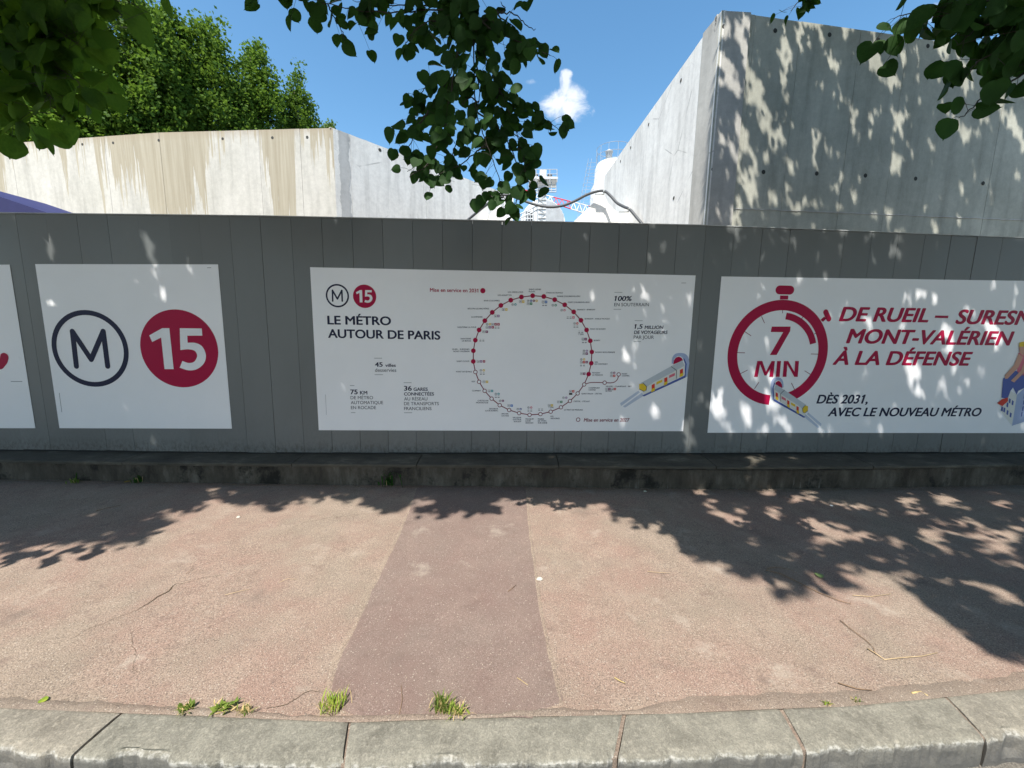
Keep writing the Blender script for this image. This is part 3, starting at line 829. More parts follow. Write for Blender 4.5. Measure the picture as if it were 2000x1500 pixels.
nm3 = [("STADE DE FRANCE", 217, 370, 156), ("MAIRIE D'AUBERVILLIERS", 319, 530, 188), ("FORT D'AUBERVILLIERS", 418, 615, 243), ("DRANCY - BOBIGNY", 502, 668, 310), ("BOBIGNY - PABLO PICASSO", 571, 800, 394),
       ("PONT DE BONDY", 622, 763, 488), ("BONDY", 655, 714, 592), ("ROSNY BOIS-PERRIER", 668, 848, 700), ("VAL", 662, 693, 790), ("DE FONTENAY", 662, 781, 808), ("NOGENT", 640, 712, 888), ("LE PERREUX", 640, 737, 908),
       ("NOISY", 910, 961, 897), ("CHAMPS", 910, 979, 915), ("VILLIERS - CHAMPIGNY - BRY", 762, 1000, 1012), ("CHAMPIGNY", 606, 710, 1026), ("CENTRE", 606, 671, 1044), ("SAINT-MAUR - CRÉTEIL", 541, 730, 1079),
       ("CRÉTEIL - L'ÉCHAT", 469, 619, 1149), ("T ZEN3", 512, 560, 536), ("ALTIVAL", 760, 820, 1055)]
text(Z2, 'station_name', [(a, b, c, d, 14) for a, b, c, d in nm2], 'navy', .022, res=2)
text(Z3, 'station_name', [(a, b, c, d, 13) for a, b, c, d in nm3], 'navy', .022, res=2)
# line and mode symbols beside the stations: (x, y, colour, round?)
ic2 = [(706, 274, 'M'), (733, 274, 'teal', 1), (782, 246, 'R'), (809, 246, 'yellow', 0), (615, 323, 'N'), (644, 323, 'yellow', 0), (539, 386, 'N'), (567, 386, 'mauve', 0),
       (458, 467, 'M'), (485, 467, 'yellow', 1), (512, 467, 'R'), (540, 467, 'red', 0), (568, 467, 'red', 0), (457, 496, 'N'), (484, 496, 'mauve', 0), (512, 496, 'red', 0), (540, 496, 'B'), (568, 496, 'B'),
       (425, 540, 'R'), (454, 540, 'purple', 0), (392, 622, 'B'), (420, 622, 'B'), (370, 829, 'N'), (398, 829, 'mauve', 0), (427, 829, 'red', 0), (396, 916, 'M'), (424, 916, 'yellow', 1), (396, 946, 'B'), (424, 946, 'B'),
       (427, 1028, 'R'), (456, 1028, 'yellow', 0), (477, 1117, 'N'), (505, 1117, 'teal', 0), (542, 1146, 'M'), (569, 1146, 'teal', 1), (542, 1172, 'B'), (569, 1172, 'B'), (584, 1213, 'M'), (611, 1213, 'purple', 1),
       (669, 1260, 'R'), (697, 1260, 'sky', 0), (756, 1294, 'M'), (784, 1294, 'blue', 1), (860, 1279, 'M'), (887, 1279, 'pink', 1), (860, 1306, 'B'), (887, 1306, 'B'), (965, 1297, 'B'), (993, 1297, 'B'),
       (1062, 1258, 'R'), (1089, 1258, 'yellow', 0), (1153, 1224, 'R'), (1181, 1224, 'green', 0), (1202, 1183, 'M'), (1229, 1183, 'mauve', 1), (1270, 1121, 'R'), (1297, 1121, 'tred', 0), (1272, 1146, 'K'),
       (858, 238, 'M'), (886, 238, 'blue', 1), (913, 238, 'line', 1), (940, 238, 'yellow', 1), (858, 266, 'R'), (886, 266, 'green', 0), (1004, 248, 'R'), (1032, 248, 'sky', 0), (1004, 276, 'B'), (1030, 276, 'B'),
       (1098, 281, 'M'), (1126, 281, 'green', 1), (1184, 329, 'M'), (1212, 329, 'pink', 1), (1243, 400, 'B'), (1271, 400, 'B'), (1299, 400, 'pink', 0)]
ic3 = [(478, 430, 'M'), (503, 430, 'tred', 1), (478, 457, 'B'), (503, 457, 'B'), (522, 509, 'B'), (548, 509, 'B'), (555, 573, 'R'), (580, 573, 'purple', 0), (555, 599, 'B'), (580, 599, 'B'),
       (564, 681, 'M'), (590, 681, 'mauve', 1), (564, 706, 'R'), (590, 706, 'purple', 0), (540, 759, 'M'), (566, 759, 'yellow', 1), (540, 784, 'R'), (564, 784, 'tred', 0), (589, 784, 'purple', 0), (538, 811, 'B'), (564, 811, 'B'),
       (542, 890, 'R'), (567, 890, 'purple', 0), (816, 882, 'M'), (841, 882, 'purple', 1), (816, 909, 'R'), (841, 909, 'tred', 0), (770, 1030, 'R'), (796, 1030, 'purple', 0), (822, 1030, 'N'), (847, 1030, 'tred', 0)]
def icons(art, L, rad):
    by = {}
    for it in L:
        x, y, k = it[:3]; c = art.uv(x, y)
        if k in ('M', 'R', 'N'):
            if k == 'M': by.setdefault('grey', []).extend(arcband(c, rad*.78, rad, 0, 360, 12)); by['grey'].extend(stroke([(c[0]-rad*.4, c[1]-rad*.4), (c[0]-rad*.35, c[1]+rad*.4), (c[0], c[1]-rad*.1), (c[0]+rad*.35, c[1]+rad*.4), (c[0]+rad*.4, c[1]-rad*.4)], rad*.2, False))
            else:
                by.setdefault('grey', []).extend(stroke([(c[0]-rad, c[1]-rad*.9), (c[0]+rad, c[1]-rad*.9), (c[0]+rad, c[1]+rad*.9), (c[0]-rad, c[1]+rad*.9), (c[0]-rad, c[1]-rad*.9)], rad*.2, False))
                by['grey'].append([(c[0]-rad*.55, c[1]-rad*.25), (c[0]+rad*.55, c[1]-rad*.25), (c[0]+rad*.55, c[1]+rad*.25), (c[0]-rad*.55, c[1]+rad*.25)] if k == 'R' else [(c[0]-rad*.5, c[1]-rad*.6), (c[0]+rad*.5, c[1]-rad*.6), (c[0], c[1]+rad*.6)])
        elif k == 'B':
            by.setdefault('grey', []).append([(c[0]-rad*.8, c[1]-rad*.9), (c[0]+rad*.8, c[1]-rad*.9), (c[0]+rad*.8, c[1]-rad*.3), (c[0]-rad*.8, c[1]-rad*.3)])
            by['grey'].append([(c[0]-rad*.8, c[1]+rad*.7), (c[0]+rad*.8, c[1]+rad*.7), (c[0]+rad*.8, c[1]+rad*.9), (c[0]-rad*.8, c[1]+rad*.9)])
        elif k == 'K':
            by.setdefault('black', []).append([(c[0]-rad*1.4, c[1]-rad*.8), (c[0]+rad*1.4, c[1]-rad*.8), (c[0]+rad*1.4, c[1]+rad*.8), (c[0]-rad*1.4, c[1]+rad*.8)])
        else:
            by.setdefault(k, []).append(circ(c, rad, 12) if it[3] else [(c[0]-rad, c[1]-rad), (c[0]+rad, c[1]-rad), (c[0]+rad, c[1]+rad), (c[0]-rad, c[1]+rad)])
            if it[3]: by.setdefault('_w', []).append([(c[0]-rad*.35, c[1]-rad*.45), (c[0]+rad*.35, c[1]-rad*.45), (c[0]+rad*.35, c[1]+rad*.1), (c[0]-rad*.35, c[1]+rad*.5)])
            else: by.setdefault('_w', []).append([(c[0]-rad*.4, c[1]-rad*.5), (c[0]+rad*.4, c[1]-rad*.1), (c[0]+rad*.1, c[1]+rad*.5), (c[0]-rad*.2, c[1]+rad*.3)])
    for k, P in by.items():
        o = art.shape('symbol_marks', P, 'white', 2) if k == '_w' else art.shape('line_symbols', P, k, 1)
        stuff(o)
icons(Z2, ic2, .0125); icons(Z3, ic3, .0125)
def train(art, f, k=1):
    """f maps drawing coordinates to zoomed pixels"""
    g = lambda P: [art.uv(*f(*p)) for p in P]
    art.shape('speed_streak', [g([(895, 1160), (1062, 1045), (1075, 1062), (905, 1185)]), g([(920, 1190), (1095, 1062), (1112, 1090), (940, 1200)])], 'vlblue', 1)
    art.shape('tunnel_arch', [g(smooth([(1367, 800), (1370, 750), (1395, 712), (1440, 700), (1488, 708), (1518, 740), (1528, 795)], 5)+[(1510, 915), (1482, 925), (1492, 800)]+smooth([(1480, 760), (1455, 735), (1425, 728), (1392, 752), (1383, 795)], 4))], 'lblue', 1)
    art.shape('tunnel_edge', [g([(1492, 925), (1482, 925), (1490, 800), (1470, 750), (1482, 752), (1503, 800)])], 'blue', 2)
    art.shape('tunnel_lining', [g([(1380, 806), (1385, 770), (1405, 742), (1432, 733), (1458, 745), (1470, 768)])], 'red', 1)
    art.shape('track', [g([(1098, 1088), (1492, 903), (1492, 925), (1112, 1098)])], 'blue', 2)
    art.shape('carriage_roof', [g([(1083, 975), (1360, 822), (1462, 768), (1484, 815), (1408, 860), (1200, 970), (1140, 1012)])], 'roof', 3)
    art.shape('carriage_side', [g([(1136, 1010), (1200, 968), (1408, 858), (1484, 815), (1486, 895), (1180, 1048), (1112, 1080), (1100, 1062), (1132, 1040)])], 'side', 4)
    art.shape('windscreen', [g([(1068, 985), (1100, 978), (1134, 1008), (1130, 1040), (1108, 1050), (1068, 1025)])], 'yellow', 5)
    art.shape('outline', [g([(1100, 974), (1104, 972), (1138, 1006), (1134, 1042), (1129, 1040), (1133, 1008)]), g([(1356, 824), (1360, 821), (1411, 858), (1409, 935), (1405, 935), (1406, 860)]), g([(1132, 1040), (1134, 1042), (1108, 1053), (1066, 1030), (1068, 1026), (1108, 1049)])], 'black', 6)
    for a, b in ((1182, 992), (1297, 932), (1440, 855)): art.shape('door', [g([(a, b), (a+28, b-13), (a+28, b+25), (a, b+38)])], 'tred', 5)
    for a, b in ((1182, 992), (1297, 932), (1440, 855)): art.shape('door_sill', [g([(a-2, b+38), (a+30, b+24), (a+28, b+52), (a-4, b+68)])], 'yellow', 6)
    art.shape('window_band', [g([(1226, 966), (1280, 942), (1278, 966), (1224, 990)])], 'yellow', 5)
    art.shape('window_band', [g([(1342, 905), (1395, 882), (1394, 906), (1340, 930)])], 'pink', 5)
train(Z3, lambda x, y: (x, y))

# --- poster 3: stopwatch
t3 = poster('long white poster with a crimson stopwatch reading 7 MIN and slogan', PC, [(1408, 540), (2330, 553), (2290, 846), (1382, 845)])
Z4 = Art(PC, t3, (1370, 530, 4.545)); Z5 = Art(PC, t3, (1600, 530, 4.545))
a, b = Z4.uv(225, 719), Z4.uv(1122, 719); c_, d_ = Z4.uv(673, 258), Z4.uv(673, 1180)
cs = ((a[0]+b[0])/2, (c_[1]+d_[1])/2); rs = ((b[0]-a[0])+(c_[1]-d_[1]))/4
Z4.shape('stopwatch_ring', arcband(cs, rs*.808, rs, -69, 266, 96), 'red', 1, stag=False)
def rel(x, y): return Z4.uv(x, y)
cr = Z4.uv(737, 166); k = rs/455
def capsule(c, hw, r, ang, n=12):
    ca, sa = math.cos(R(ang)), math.sin(R(ang)); P = []
    for k_ in range(n+1): t = R(-90+180*k_/n); P.append((hw+r*math.cos(t), r*math.sin(t)))
    for k_ in range(n+1): t = R(90+180*k_/n); P.append((-hw+r*math.cos(t), r*math.sin(t)))
    return [(c[0]+x*ca-y*sa, c[1]+x*sa+y*ca) for x, y in P]
Z4.shape('crown', [capsule(cr, 46*k, 37*k, 0)], 'red', 1)
Z4.poly('crown_stem', [(695, 215), (768, 215), (766, 250), (693, 250)], 'red', 1)
Z4.poly('button_stem', [(1053, 430), (1085, 402), (1105, 420), (1075, 449)], 'red', 1)
Z4.shape('button', [capsule(Z4.uv(1113, 392), 34*k, 23*k, -58)], 'red', 1)
Z4.shape('progress_arc', arcband(cs, rs*.645, rs*.77, 16, 84, 40), 'red', 1, stag=False)
tick = [((530, 400), (557, 460)), ((382, 535), (438, 572)), ((310, 721), (383, 723)), ((342, 908), (408, 875)), ((467, 1042), (507, 983)), ((795, 990), (824, 1050)), ((912, 882), (968, 917)), ((968, 733), (1038, 735)), ((718, 345), (717, 372)), ((898, 402), (886, 420)), ((1012, 548), (996, 558))]
for a, b in tick: Z4.shape('tick_mark', stroke([Z4.uv(*a), Z4.uv(*b)], .0065, False), 'line', 1)
Z4.poly('number_seven', [(622, 490), (788, 490), (784, 530), (664, 742), (604, 742), (722, 540), (611, 538)], 'red', 1)
Z4.polys('lettering', [[(463, 936), (492, 795), (522, 795), (496, 936)], [(505, 795), (536, 795), (570, 892), (556, 925)], [(620, 795), (646, 795), (572, 925), (552, 922)], [(616, 797), (648, 797), (632, 936), (598, 936)],
                       [(668, 795), (702, 795), (690, 936), (655, 936)],
                       [(728, 795), (760, 795), (750, 936), (717, 936)], [(742, 795), (766, 795), (846, 936), (820, 936)], [(828, 795), (861, 795), (850, 936), (818, 936)]], 'red', 2)
train(Z4, lambda x, y: (940-(x-1066)*.715+ (0), 1195+(y-985)*.92-(-(x-1066)*.02)))
text(Z5, 'slogan_line', [('DE RUEIL', 168, 962, 441, 130, 452), ('SURESNES', 1200, 2060, 465, 130, 480), ('MONT-VALÉRIEN', 232, 1708, 637, 130, 657), ('À LA DÉFENSE', 112, 1340, 828, 128, 836)], 'red', .036, shear=.2, res=6)
Z5.poly('dash', [(1025, 392), (1142, 394), (1138, 416), (1020, 413)], 'red')
text(Z5, 'caption_line', [('DÈS 2031,', -30, 425, 1172, 80), ('AVEC LE NOUVEAU MÉTRO', 70, 1428, 1285, 78)], 'navy', .03, shear=.2, res=5)
# flat drawing of a person sitting on a building (cut by the frame on the right)
Z5.poly('building_front', [(1690, 1060), (1750, 1095), (1705, 1370), (1600, 1230)], 'side', 1)
Z5.poly('building_side', [(1750, 1095), (1900, 960), (2100, 960), (2100, 1240), (1705, 1370)], 'lblue', 1)
Z5.polys('building_window', [[(x, y), (x+14, y+10), (x+8, y+48), (x-6, y+38)] for x, y in ((1680, 1125), (1706, 1142), (1660, 1160), (1632, 1205), (1660, 1228), (1688, 1250), (1612, 1195))]+[[(x, y), (x+10, y-6), (x+4, y+34), (x-6, y+40)] for x, y in ((1812, 1090), (1806, 1145), (1798, 1200), (1788, 1250), (1860, 1060), (1850, 1150), (1840, 1220))], 'blue', 2)
Z5.poly('drawn_legs', [(1625, 950), (1735, 880), (1830, 930), (1840, 975), (1745, 985), (1690, 1060), (1665, 1130), (1610, 1120)], 'blue', 3)
Z5.poly('drawn_knee', [(1705, 1010), (1790, 960), (1900, 930), (1880, 1000), (1760, 1060), (1745, 1095)], 'blue', 2)
Z5.poly('drawn_arm', [(1760, 730), (1720, 830), (1640, 920), (1640, 955), (1665, 950), (1760, 850), (1800, 760)], 'skin', 4)
Z5.poly('drawn_torso', [(1760, 725), (1800, 715), (1900, 740), (1910, 900), (1800, 930), (1748, 890)], 'pink', 3)
Z5.poly('drawn_forearm', [(1815, 790), (1835, 870), (1720, 985), (1690, 970), (1780, 880)], 'skin', 5)
Z5.poly('drawn_face', [(1765, 660), (1800, 650), (1850, 660), (1840, 740), (1790, 745), (1768, 720)], 'skin', 5)
Z5.poly('drawn_hair', [(1762, 670), (1765, 635), (1800, 622), (1870, 635), (1880, 690), (1840, 665), (1790, 668)], 'yellow', 6)
Z5.poly('drawn_shoe', [(1570, 1170), (1610, 1135), (1665, 1118), (1665, 1150), (1615, 1195)], 'tred', 5)

# ------------------------------------------------------------------ concrete walls behind
ZT = 6.9
def top(px, py): return at_z(px, py, ZT)
L0, L1, LCn, LE = top(-700, 330), top(310, 259), top(650, 250), top(985, 377)
dL = (L1-L0).normalized()
xa, xb = on_line(0, 400, L1, L0).x, LCn.x
def pxx(px): return (on_line(px, 350, L1, LCn) if px > 310 else on_line(px, 350, L0, L1)).x
stops_px = [(0, .95), (9, .9), (14, .02), (118, .04), (130, .75), (142, .15), (172, .3), (190, .05), (196, 1.), (206, .5), (216, .12), (224, .8), (240, .75), (262, .7), (285, .9), (300, 1.35), (372, 1.4), (382, .7), (400, 1.3), (405, .35), (470, .08), (505, .1), (520, .6), (532, 1.4), (572, 1.4), (580, .3), (584, -.1), (598, .0), (606, .35), (640, .45), (650, .9)]
stops = [(min(1, max(0, (pxx(p)-xa)/(xb-xa))), max(0, v*.5)) for p, v in stops_px]
# keep the envelope in 0..1 for the ramp: values were halved, doubled back in the node below
TL = m_concrete('sunlit_concrete_with_tan_streaks', (.46, .445, .39), (.54, .52, .465), drip=(xa, xb, 4.65, ZT, [(p, v) for p, v in stops]))
M_conL = TL.m
for nd in TL.t.nodes:      # scale the envelope back
    if nd.type == 'VALTORGB' and len(nd.color_ramp.elements) > 20:
        mul = TL.t.nodes.new('ShaderNodeMath'); mul.operation = 'MULTIPLY'; mul.inputs[1].default_value = 2.0
        tos = [l.to_socket for l in nd.outputs[0].links]
        TL.t.links.new(nd.outputs[0], mul.inputs[0])
        for s_ in tos: TL.t.links.new(mul.outputs[0], s_)
M_conLR = m_concrete('brightened_patchy_concrete', (.70, .685, .64), (.80, .785, .74), cracks=True).m  # return face colour lifted to make up for the weak grazing sun
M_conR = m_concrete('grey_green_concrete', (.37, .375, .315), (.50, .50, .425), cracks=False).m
M_conRL = m_concrete('brightened_concrete', (.74, .725, .68), (.83, .815, .77), cracks=True).m  # passage face: extra brightness in the colour stands in for sunlight
M_concap = m_concrete('rough_concrete', (.40, .39, .36), (.5, .49, .45)).m

def wall_run(parent, a, b, cuts_px, ztop, mat, th=.5, ztop_b=None, gap=.003, push=-1, drop=None):
    """a vertical concrete wall from plan point a to b, its face split in cast panels at photo columns"""
    a = Vector((a.x, a.y, 0)); b = Vector((b.x, b.y, 0)); d = (b-a).normalized(); L = (b-a).length
    n = Vector((d.y, -d.x, 0))*1.0
    if n.dot(-a) < 0: n = -n          # towards the street
    us = [0.0]+sorted((on_line(p, 200, a, b)-a).dot(d) for p in cuts_px)+[L]
    core = MB()
    core.prism([(a-n*.06)[:2], (b-n*.06)[:2], (b-n*th)[:2], (a-n*th)[:2]], -.14, ztop-.003)
    core.build('wall_core', M_concap, parent)
    for u0, u1 in zip(us[:-1], us[1:]):
        if u1-u0 < .02: continue
        off = random.uniform(-.0025, .0025)
        p, q = a+d*(u0+gap)+n*off, a+d*(u1-gap)+n*off
        zt = ztop+random.uniform(-.004, .004)
        mb = MB(); mb.prism([p[:2], q[:2], (q-n*.08)[:2], (p-n*.08)[:2]], -.14, zt)
        mb.build('cast_panel', mat, parent)
    return a, b, d, n
M_hole = flat('tie_hole_shadow', (.05, .05, .045), .9)
def tie_holes(parent, a, b, n, L, r=.03):
    for px, py in L:
        P = on_line(px, py, a, b); mb = MB()
        t1 = Vector((n.y, -n.x, 0)); N = 12
        ring = lambda rr, off: [P+n*off+t1*rr*math.cos(2*math.pi*k/N)+Vector((0, 0, 1))*rr*math.sin(2*math.pi*k/N) for k in range(N)]
        # a plastic cone seat: rim stands proud, the cup is sunk
        vs = ring(r*1.25, .0035)+ring(r, .006)+ring(r*.7, .0045)
        mb.add(vs+[P+n*.004], [(k, (k+1) % N, N+(k+1) % N, N+k) for k in range(N)]+[(N+k, N+(k+1) % N, 2*N+(k+1) % N, 2*N+k) for k in range(N)]+[(2*N+k, 2*N+(k+1) % N, 3*N) for k in range(N)])
        mb.build('tie_hole', M_hole, parent)
lwall = thing('concrete_wall', 'tall sunlit concrete wall with tan drip streaks, left of the passage behind the hoarding', 'wall', 'tall concrete walls')
wall_run(lwall, L0, L1, [-300, -120, 8, 140, 195], ZT, M_conL)
a, b, d, n = wall_run(lwall, L1, LCn, [400, 500, 582], ZT, M_conL)
tie_holes(lwall, a, b, n, [(435, 271), (532, 269), (600, 268)])
a2, b2 = Vector((L0.x, L0.y, 0)), Vector((L1.x, L1.y, 0)); dd = (b2-a2).normalized(); nn = Vector((dd.y, -dd.x, 0)); nn = nn if nn.dot(-a2) > 0 else -nn
tie_holes(lwall, a2, b2, nn, [(80, 288), (161, 282), (221, 279), (310, 274)])
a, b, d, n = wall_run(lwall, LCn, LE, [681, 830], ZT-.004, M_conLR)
tie_holes(lwall, a, b, n, [(742, 293)], .04)
# ragged mortar line on the top of the return face
rag = MB()
for i in range(90):
    u = i/90; p = Vector((LCn.x, LCn.y, 0)).lerp(Vector((LE.x, LE.y, 0)), u)
    rag.box((p.x-n.x*.1, p.y-n.y*.1, ZT+.004), (.06*random.uniform(.5, 1.2), .07, .018*random.uniform(.2, 1)), (d, n, Vector((0, 0, 1))))
stuff(rag.build('rough_top_edge', M_concap, lwall))
# grey repair strip next to the corner
strip = []
for i in range(60):
    z = 4.2+(ZT-4.2)*i/59
    w0 = .14+.05*mnoise.noise(Vector((z*3, 0, 0)))+.03*mnoise.noise(Vector((z*14, 0, 0)))
    w1 = .42+.10*mnoise.noise(Vector((z*2.3, 5, 0)))+.05*mnoise.noise(Vector((z*11, 5, 0)))
    base = Vector((LCn.x, LCn.y, 0))
    for w_ in (w0, w1): 
        p = base+d*w_+n*.004; strip.append((p.x, p.y, z))
M_rep = m_concrete('grey_repair_mortar', (.45, .45, .435), (.52, .52, .50)).m
obj('repair_strip', strip, [(2*i, 2*i+1, 2*i+3, 2*i+2) for i in range(59)], M_rep, lwall)

rwall = thing('concrete_wall', 'taller concrete wall dappled with leaf shadows, right of the passage behind the hoarding', 'wall', 'tall concrete walls')
RC, R1, RB = top(1410, 20), top(2600, 190), top(1180, 344)
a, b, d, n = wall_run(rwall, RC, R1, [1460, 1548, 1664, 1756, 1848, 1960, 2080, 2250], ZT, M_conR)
tie_holes(rwall, a, b, n, [(1414, 52), (1514, 60), (1620, 68), (1715, 78), (1812, 90), (1393, 331), (1491, 336), (1595, 339), (1690, 343), (1788, 349), (1920, 358)])
# lower lift: construction joint line
p0, p1 = on_line(1384, 405, a, b), on_line(2100, 434, a, b)
jm = MB(); 
for i in range(60):
    q0, q1 = p0.lerp(p1, i/60), p0.lerp(p1, (i+1)/60)
    jz = .012*mnoise.noise(Vector((i*.4, 0, 0)))
    jm.box(((q0+q1)/2)+Vector((0, 0, jz))+n*.004, ((q1-q0).length/2, .006, .006+.004*random.random()), (d, n, Vector((0, 0, 1))))
jm.build('construction_joint', M_rep, rwall)
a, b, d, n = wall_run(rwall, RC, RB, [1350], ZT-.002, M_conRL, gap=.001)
# n must look to the passage (left)
tie_holes(rwall, a, b, n, [(1330, 157), (1267, 243), (1232, 288), (1212, 315), (1316, 387), (1375, 316)], .03)
# crumbled edge near the corner top
cr_ = MB()
for i in range(70):
    u = random.random()**1.3
    p = on_line(1400-u*28, 40+u*120+random.uniform(-8, 8), a, b)
    cr_.box(p+n*.003, (.02*random.uniform(.4, 2), .012, .035*random.uniform(.4, 1.6)), (d, n, Vector((0, 0, 1))))
stuff(cr_.build('crumbled_edge', M_concap, rwall))
print('walls', [tuple(round(c, 2) for c in v) for v in (L0, L1, LCn, LE, RC, R1, RB)])
RBp = Vector((RB.x, RB.y, 0)); LEp = Vector((LE.x, LE.y, 0))

# sloping buttress wings at the mouth of the passage
def wing(parent, base, apex_px, left_px, right_px, y, th, mat):
    """a triangular concave-flanked concrete wing; photo outline set at depth y, th thick"""
    A = at_y(*apex_px, y)
    def flank(p, k):
        B = at_y(*p, y); out = []
        for i in range(9):
            t_ = i/8; q = A.lerp(B, t_); q.z = A.z+(B.z-A.z)*(t_**(1/k)); out.append(q)
        return out
    lf, rf = flank(left_px, 1.0), flank(right_px, 1.6)
    zb = -.14
    front = lf[::-1]+rf[1:]
    front = [Vector((front[0].x, y, zb))]+front+[Vector((front[-1].x, y, zb))]
    m = len(front)
    vs = front+[q+Vector((0, th, 0)) for q in front]
    fs = [tuple(range(m)), tuple(range(m, 2*m))[::-1]]+[(i, (i+1) % m, m+(i+1) % m, m+i) for i in range(m)]
    o = obj('wing_wall', vs, fs, mat, parent); return o
yw = RB.y*.80
wing(rwall, RB, (1179, 377), (1113, 440), (1240, 440), yw, .35, M_conRL)
wing(lwall, LE, (978, 398), (938, 436), (1003, 436), LE.y*.93, .35, M_conLR)

# hose strung across the passage
M_hose = flat('grey_rubber_hose', (.07, .075, .08), .5)
hz = thing('hose', 'thick grey hose slung across the passage between the two concrete walls', 'hose')
yh = yw-.25
hp = [(885, 450), (908, 434), (940, 408), (972, 384), (990, 381), (1010, 387), (1040, 398), (1070, 404), (1097, 402), (1120, 394), (1145, 381), (1165, 374), (1180, 373), (1192, 382), (1205, 396), (1219, 404), (1230, 409), (1243, 424), (1258, 442)]
hv = smooth(hp, 5)
ys = np.interp([p[0] for p in hv], [885, 1000, 1180, 1258], [yh+1.2, yh+.7, yh, yh-1.0])
mb = MB(); mb.tube([at_y(p[0], p[1], y) for p, y in zip(hv, ys)], .036, 10); mb.build('hose_pipe', M_hose, hz, True)
for px, py, ang in ((1180, 374, .1), (1229, 408, .6)):
    P = at_y(px, py, float(np.interp(px, [885, 1000, 1180, 1258], [yh+1.2, yh+.7, yh, yh-1.0]))); mb = MB()
    mb.tube([P+Vector((-.03*math.cos(ang), 0, .03*math.sin(ang))), P+Vector((.03*math.cos(ang), 0, -.03*math.sin(ang)))], .046, 12)
    mb.build('clamp', M_trim, hz)
    mb = MB(); mb.box(P+Vector((-.12, .04, -.06)), (.12, .02, .012)); mb.build('bracket', M_trim, hz)

# ------------------------------------------------------------------ plant behind the passage
M_white = flat('white_paint', (.72, .73, .73), .4, var=.06)
M_galv = flat('galvanised_steel', (.45, .47, .48), .45, metal=.3)
M_dkst = flat('dark_machine', (.05, .055, .06), .5)
def seg(mb, p, q, y, r=.03, y2=None):
    mb.tube([at_y(*p, y), at_y(*q, y2 or y)], r, 5)
# silo
ys = 26.0
sil = thing('silo', 'white cement silo with railing and vent showing above the right wall', 'silo')
cL = at_y(1163, 322, ys); cx = at_y(1192, 320, ys)
Rr = (cx.x-cL.x)*1.2
cc = Vector((cL.x+Rr, ys, 0)); zt = cx.z
mb = MB(); mb.lathe((cc.x, cc.y, 0), [(Rr*1.38, -.14), (Rr*1.36, zt-4.9), (Rr*1.22, zt-3.2), (Rr*1.2, zt-1.6), (Rr*1.03, zt-1.2), (Rr*1.0, zt-.35), (Rr*.9, zt-.05), (Rr*.55, zt+.05), (0.01, zt+.08)], 40); mb.build('tank', M_white, sil, True)
mb = MB()
for dz in (.9, .45):
    pts = [(cc.x+Rr*.95*math.cos(t), cc.y+Rr*.95*math.sin(t), zt+dz-.05) for t in np.linspace(0, 2*math.pi, 33)]; mb.tube(pts, .014, 4)
for t in np.linspace(0, 2*math.pi, 13)[:-1]: mb.tube([(cc.x+Rr*.95*math.cos(t), cc.y+Rr*.95*math.sin(t), zt-.2), (cc.x+Rr*.95*math.cos(t), cc.y+Rr*.95*math.sin(t), zt+.86)], .012, 4)
mb.build('railing', M_galv, sil)
P = at_y(1189, 314, ys-.3); mb = MB(); mb.lathe((P.x, P.y, zt), [(.2, -.1), (.2, .5), (.24, .52), (.24, .6), (.12, .68), (.03, .74)], 16); mb.build('vent_cylinder', M_galv, sil, True)
mb = MB()
for i in range(9):     # ladder cage hoops down the left side
    P = at_y(1160-i*2.7, 322+i*13, ys-.6); pts = [(P.x+.0+.33*math.cos(t)-.1, P.y+.33*math.sin(t), P.z) for t in np.linspace(0, 2*math.pi, 15)]; mb.tube(pts, .009, 4)
for dx in (-.35, -.15): mb.tube([at_y(1160, 320, ys-.6)+Vector((dx, 0, .3)), at_y(1138, 430, ys-.6)+Vector((dx, 0, 0))], .010, 4)
mb.build('ladder_cage', M_galv, sil)
# arched tank / shed
yt = 30.0
tk = thing('arched_tank', 'white round-topped site tank with a window, low between the walls', 'tank')
cA = at_y(1060, 440, yt); topA = at_y(1060, 388, yt); hw = at_y(1104, 440, yt).x-cA.x
def arch_pts(y, k=1.0): return [(cA.x+hw*k*math.cos(t), y, cA.z+(topA.z-cA.z)*k*math.sin(t)) for t in np.linspace(0, math.pi, 25)]
def extr(mb, P, Q, zb):
    n_ = len(P); vs = P+Q; mb.add(vs, [(i, i+1, n_+i+1, n_+i) for i in range(n_-1)])
mb = MB(); f0, f1 = arch_pts(yt), arch_pts(yt+6)
mb.add([(cA.x+hw, yt, -.14)]+f0+[(cA.x-hw, yt, -.14)], [tuple(range(27))]); mb.build('end_wall', M_white, tk)
mb = MB()
P = [(cA.x+hw, yt, -.14)]+f0+[(cA.x-hw, yt, -.14)]; Q = [(x, yt+6, z) for x, _, z in P]; extr(mb, P, Q, 0); mb.build('tank_shell', M_galv, tk)
P = at_y(1058, 440, yt)
mb = MB()
for i, px in enumerate(range(1066, 1102, 3)):
    u = (at_y(px, 440, yt).x-cA.x)/hw; h = (topA.z-cA.z)*math.sqrt(max(0, 1-u*u))*.97
    x = at_y(px, 440, yt).x
    mb.box((x, yt-.03, (cA.z-6+h+6)/2+cA.z*0+0.0*h), (.03, .03, 1), None) if False else mb.add([(x-.05, yt-.01, cA.z-3), (x+.05, yt-.05, cA.z-3), (x+.05, yt-.05, cA.z+h), (x-.05, yt-.01, cA.z+h*1.0)], [(0, 1, 2, 3)])
mb.build('corrugation', M_galv, tk)
mb = MB(); a_, b_ = at_y(1026, 414, yt-.1), at_y(1041, 432, yt-.1); mb.box((a_+b_)/2, ((b_.x-a_.x)/2, .04, (a_.z-b_.z)/2)); wn_ = mb.build('window', M_dkst, tk)
mb = MB()
for px in (1026, 1031, 1036, 1041): seg(mb, (px, 413), (px, 433), yt-.17, .035)
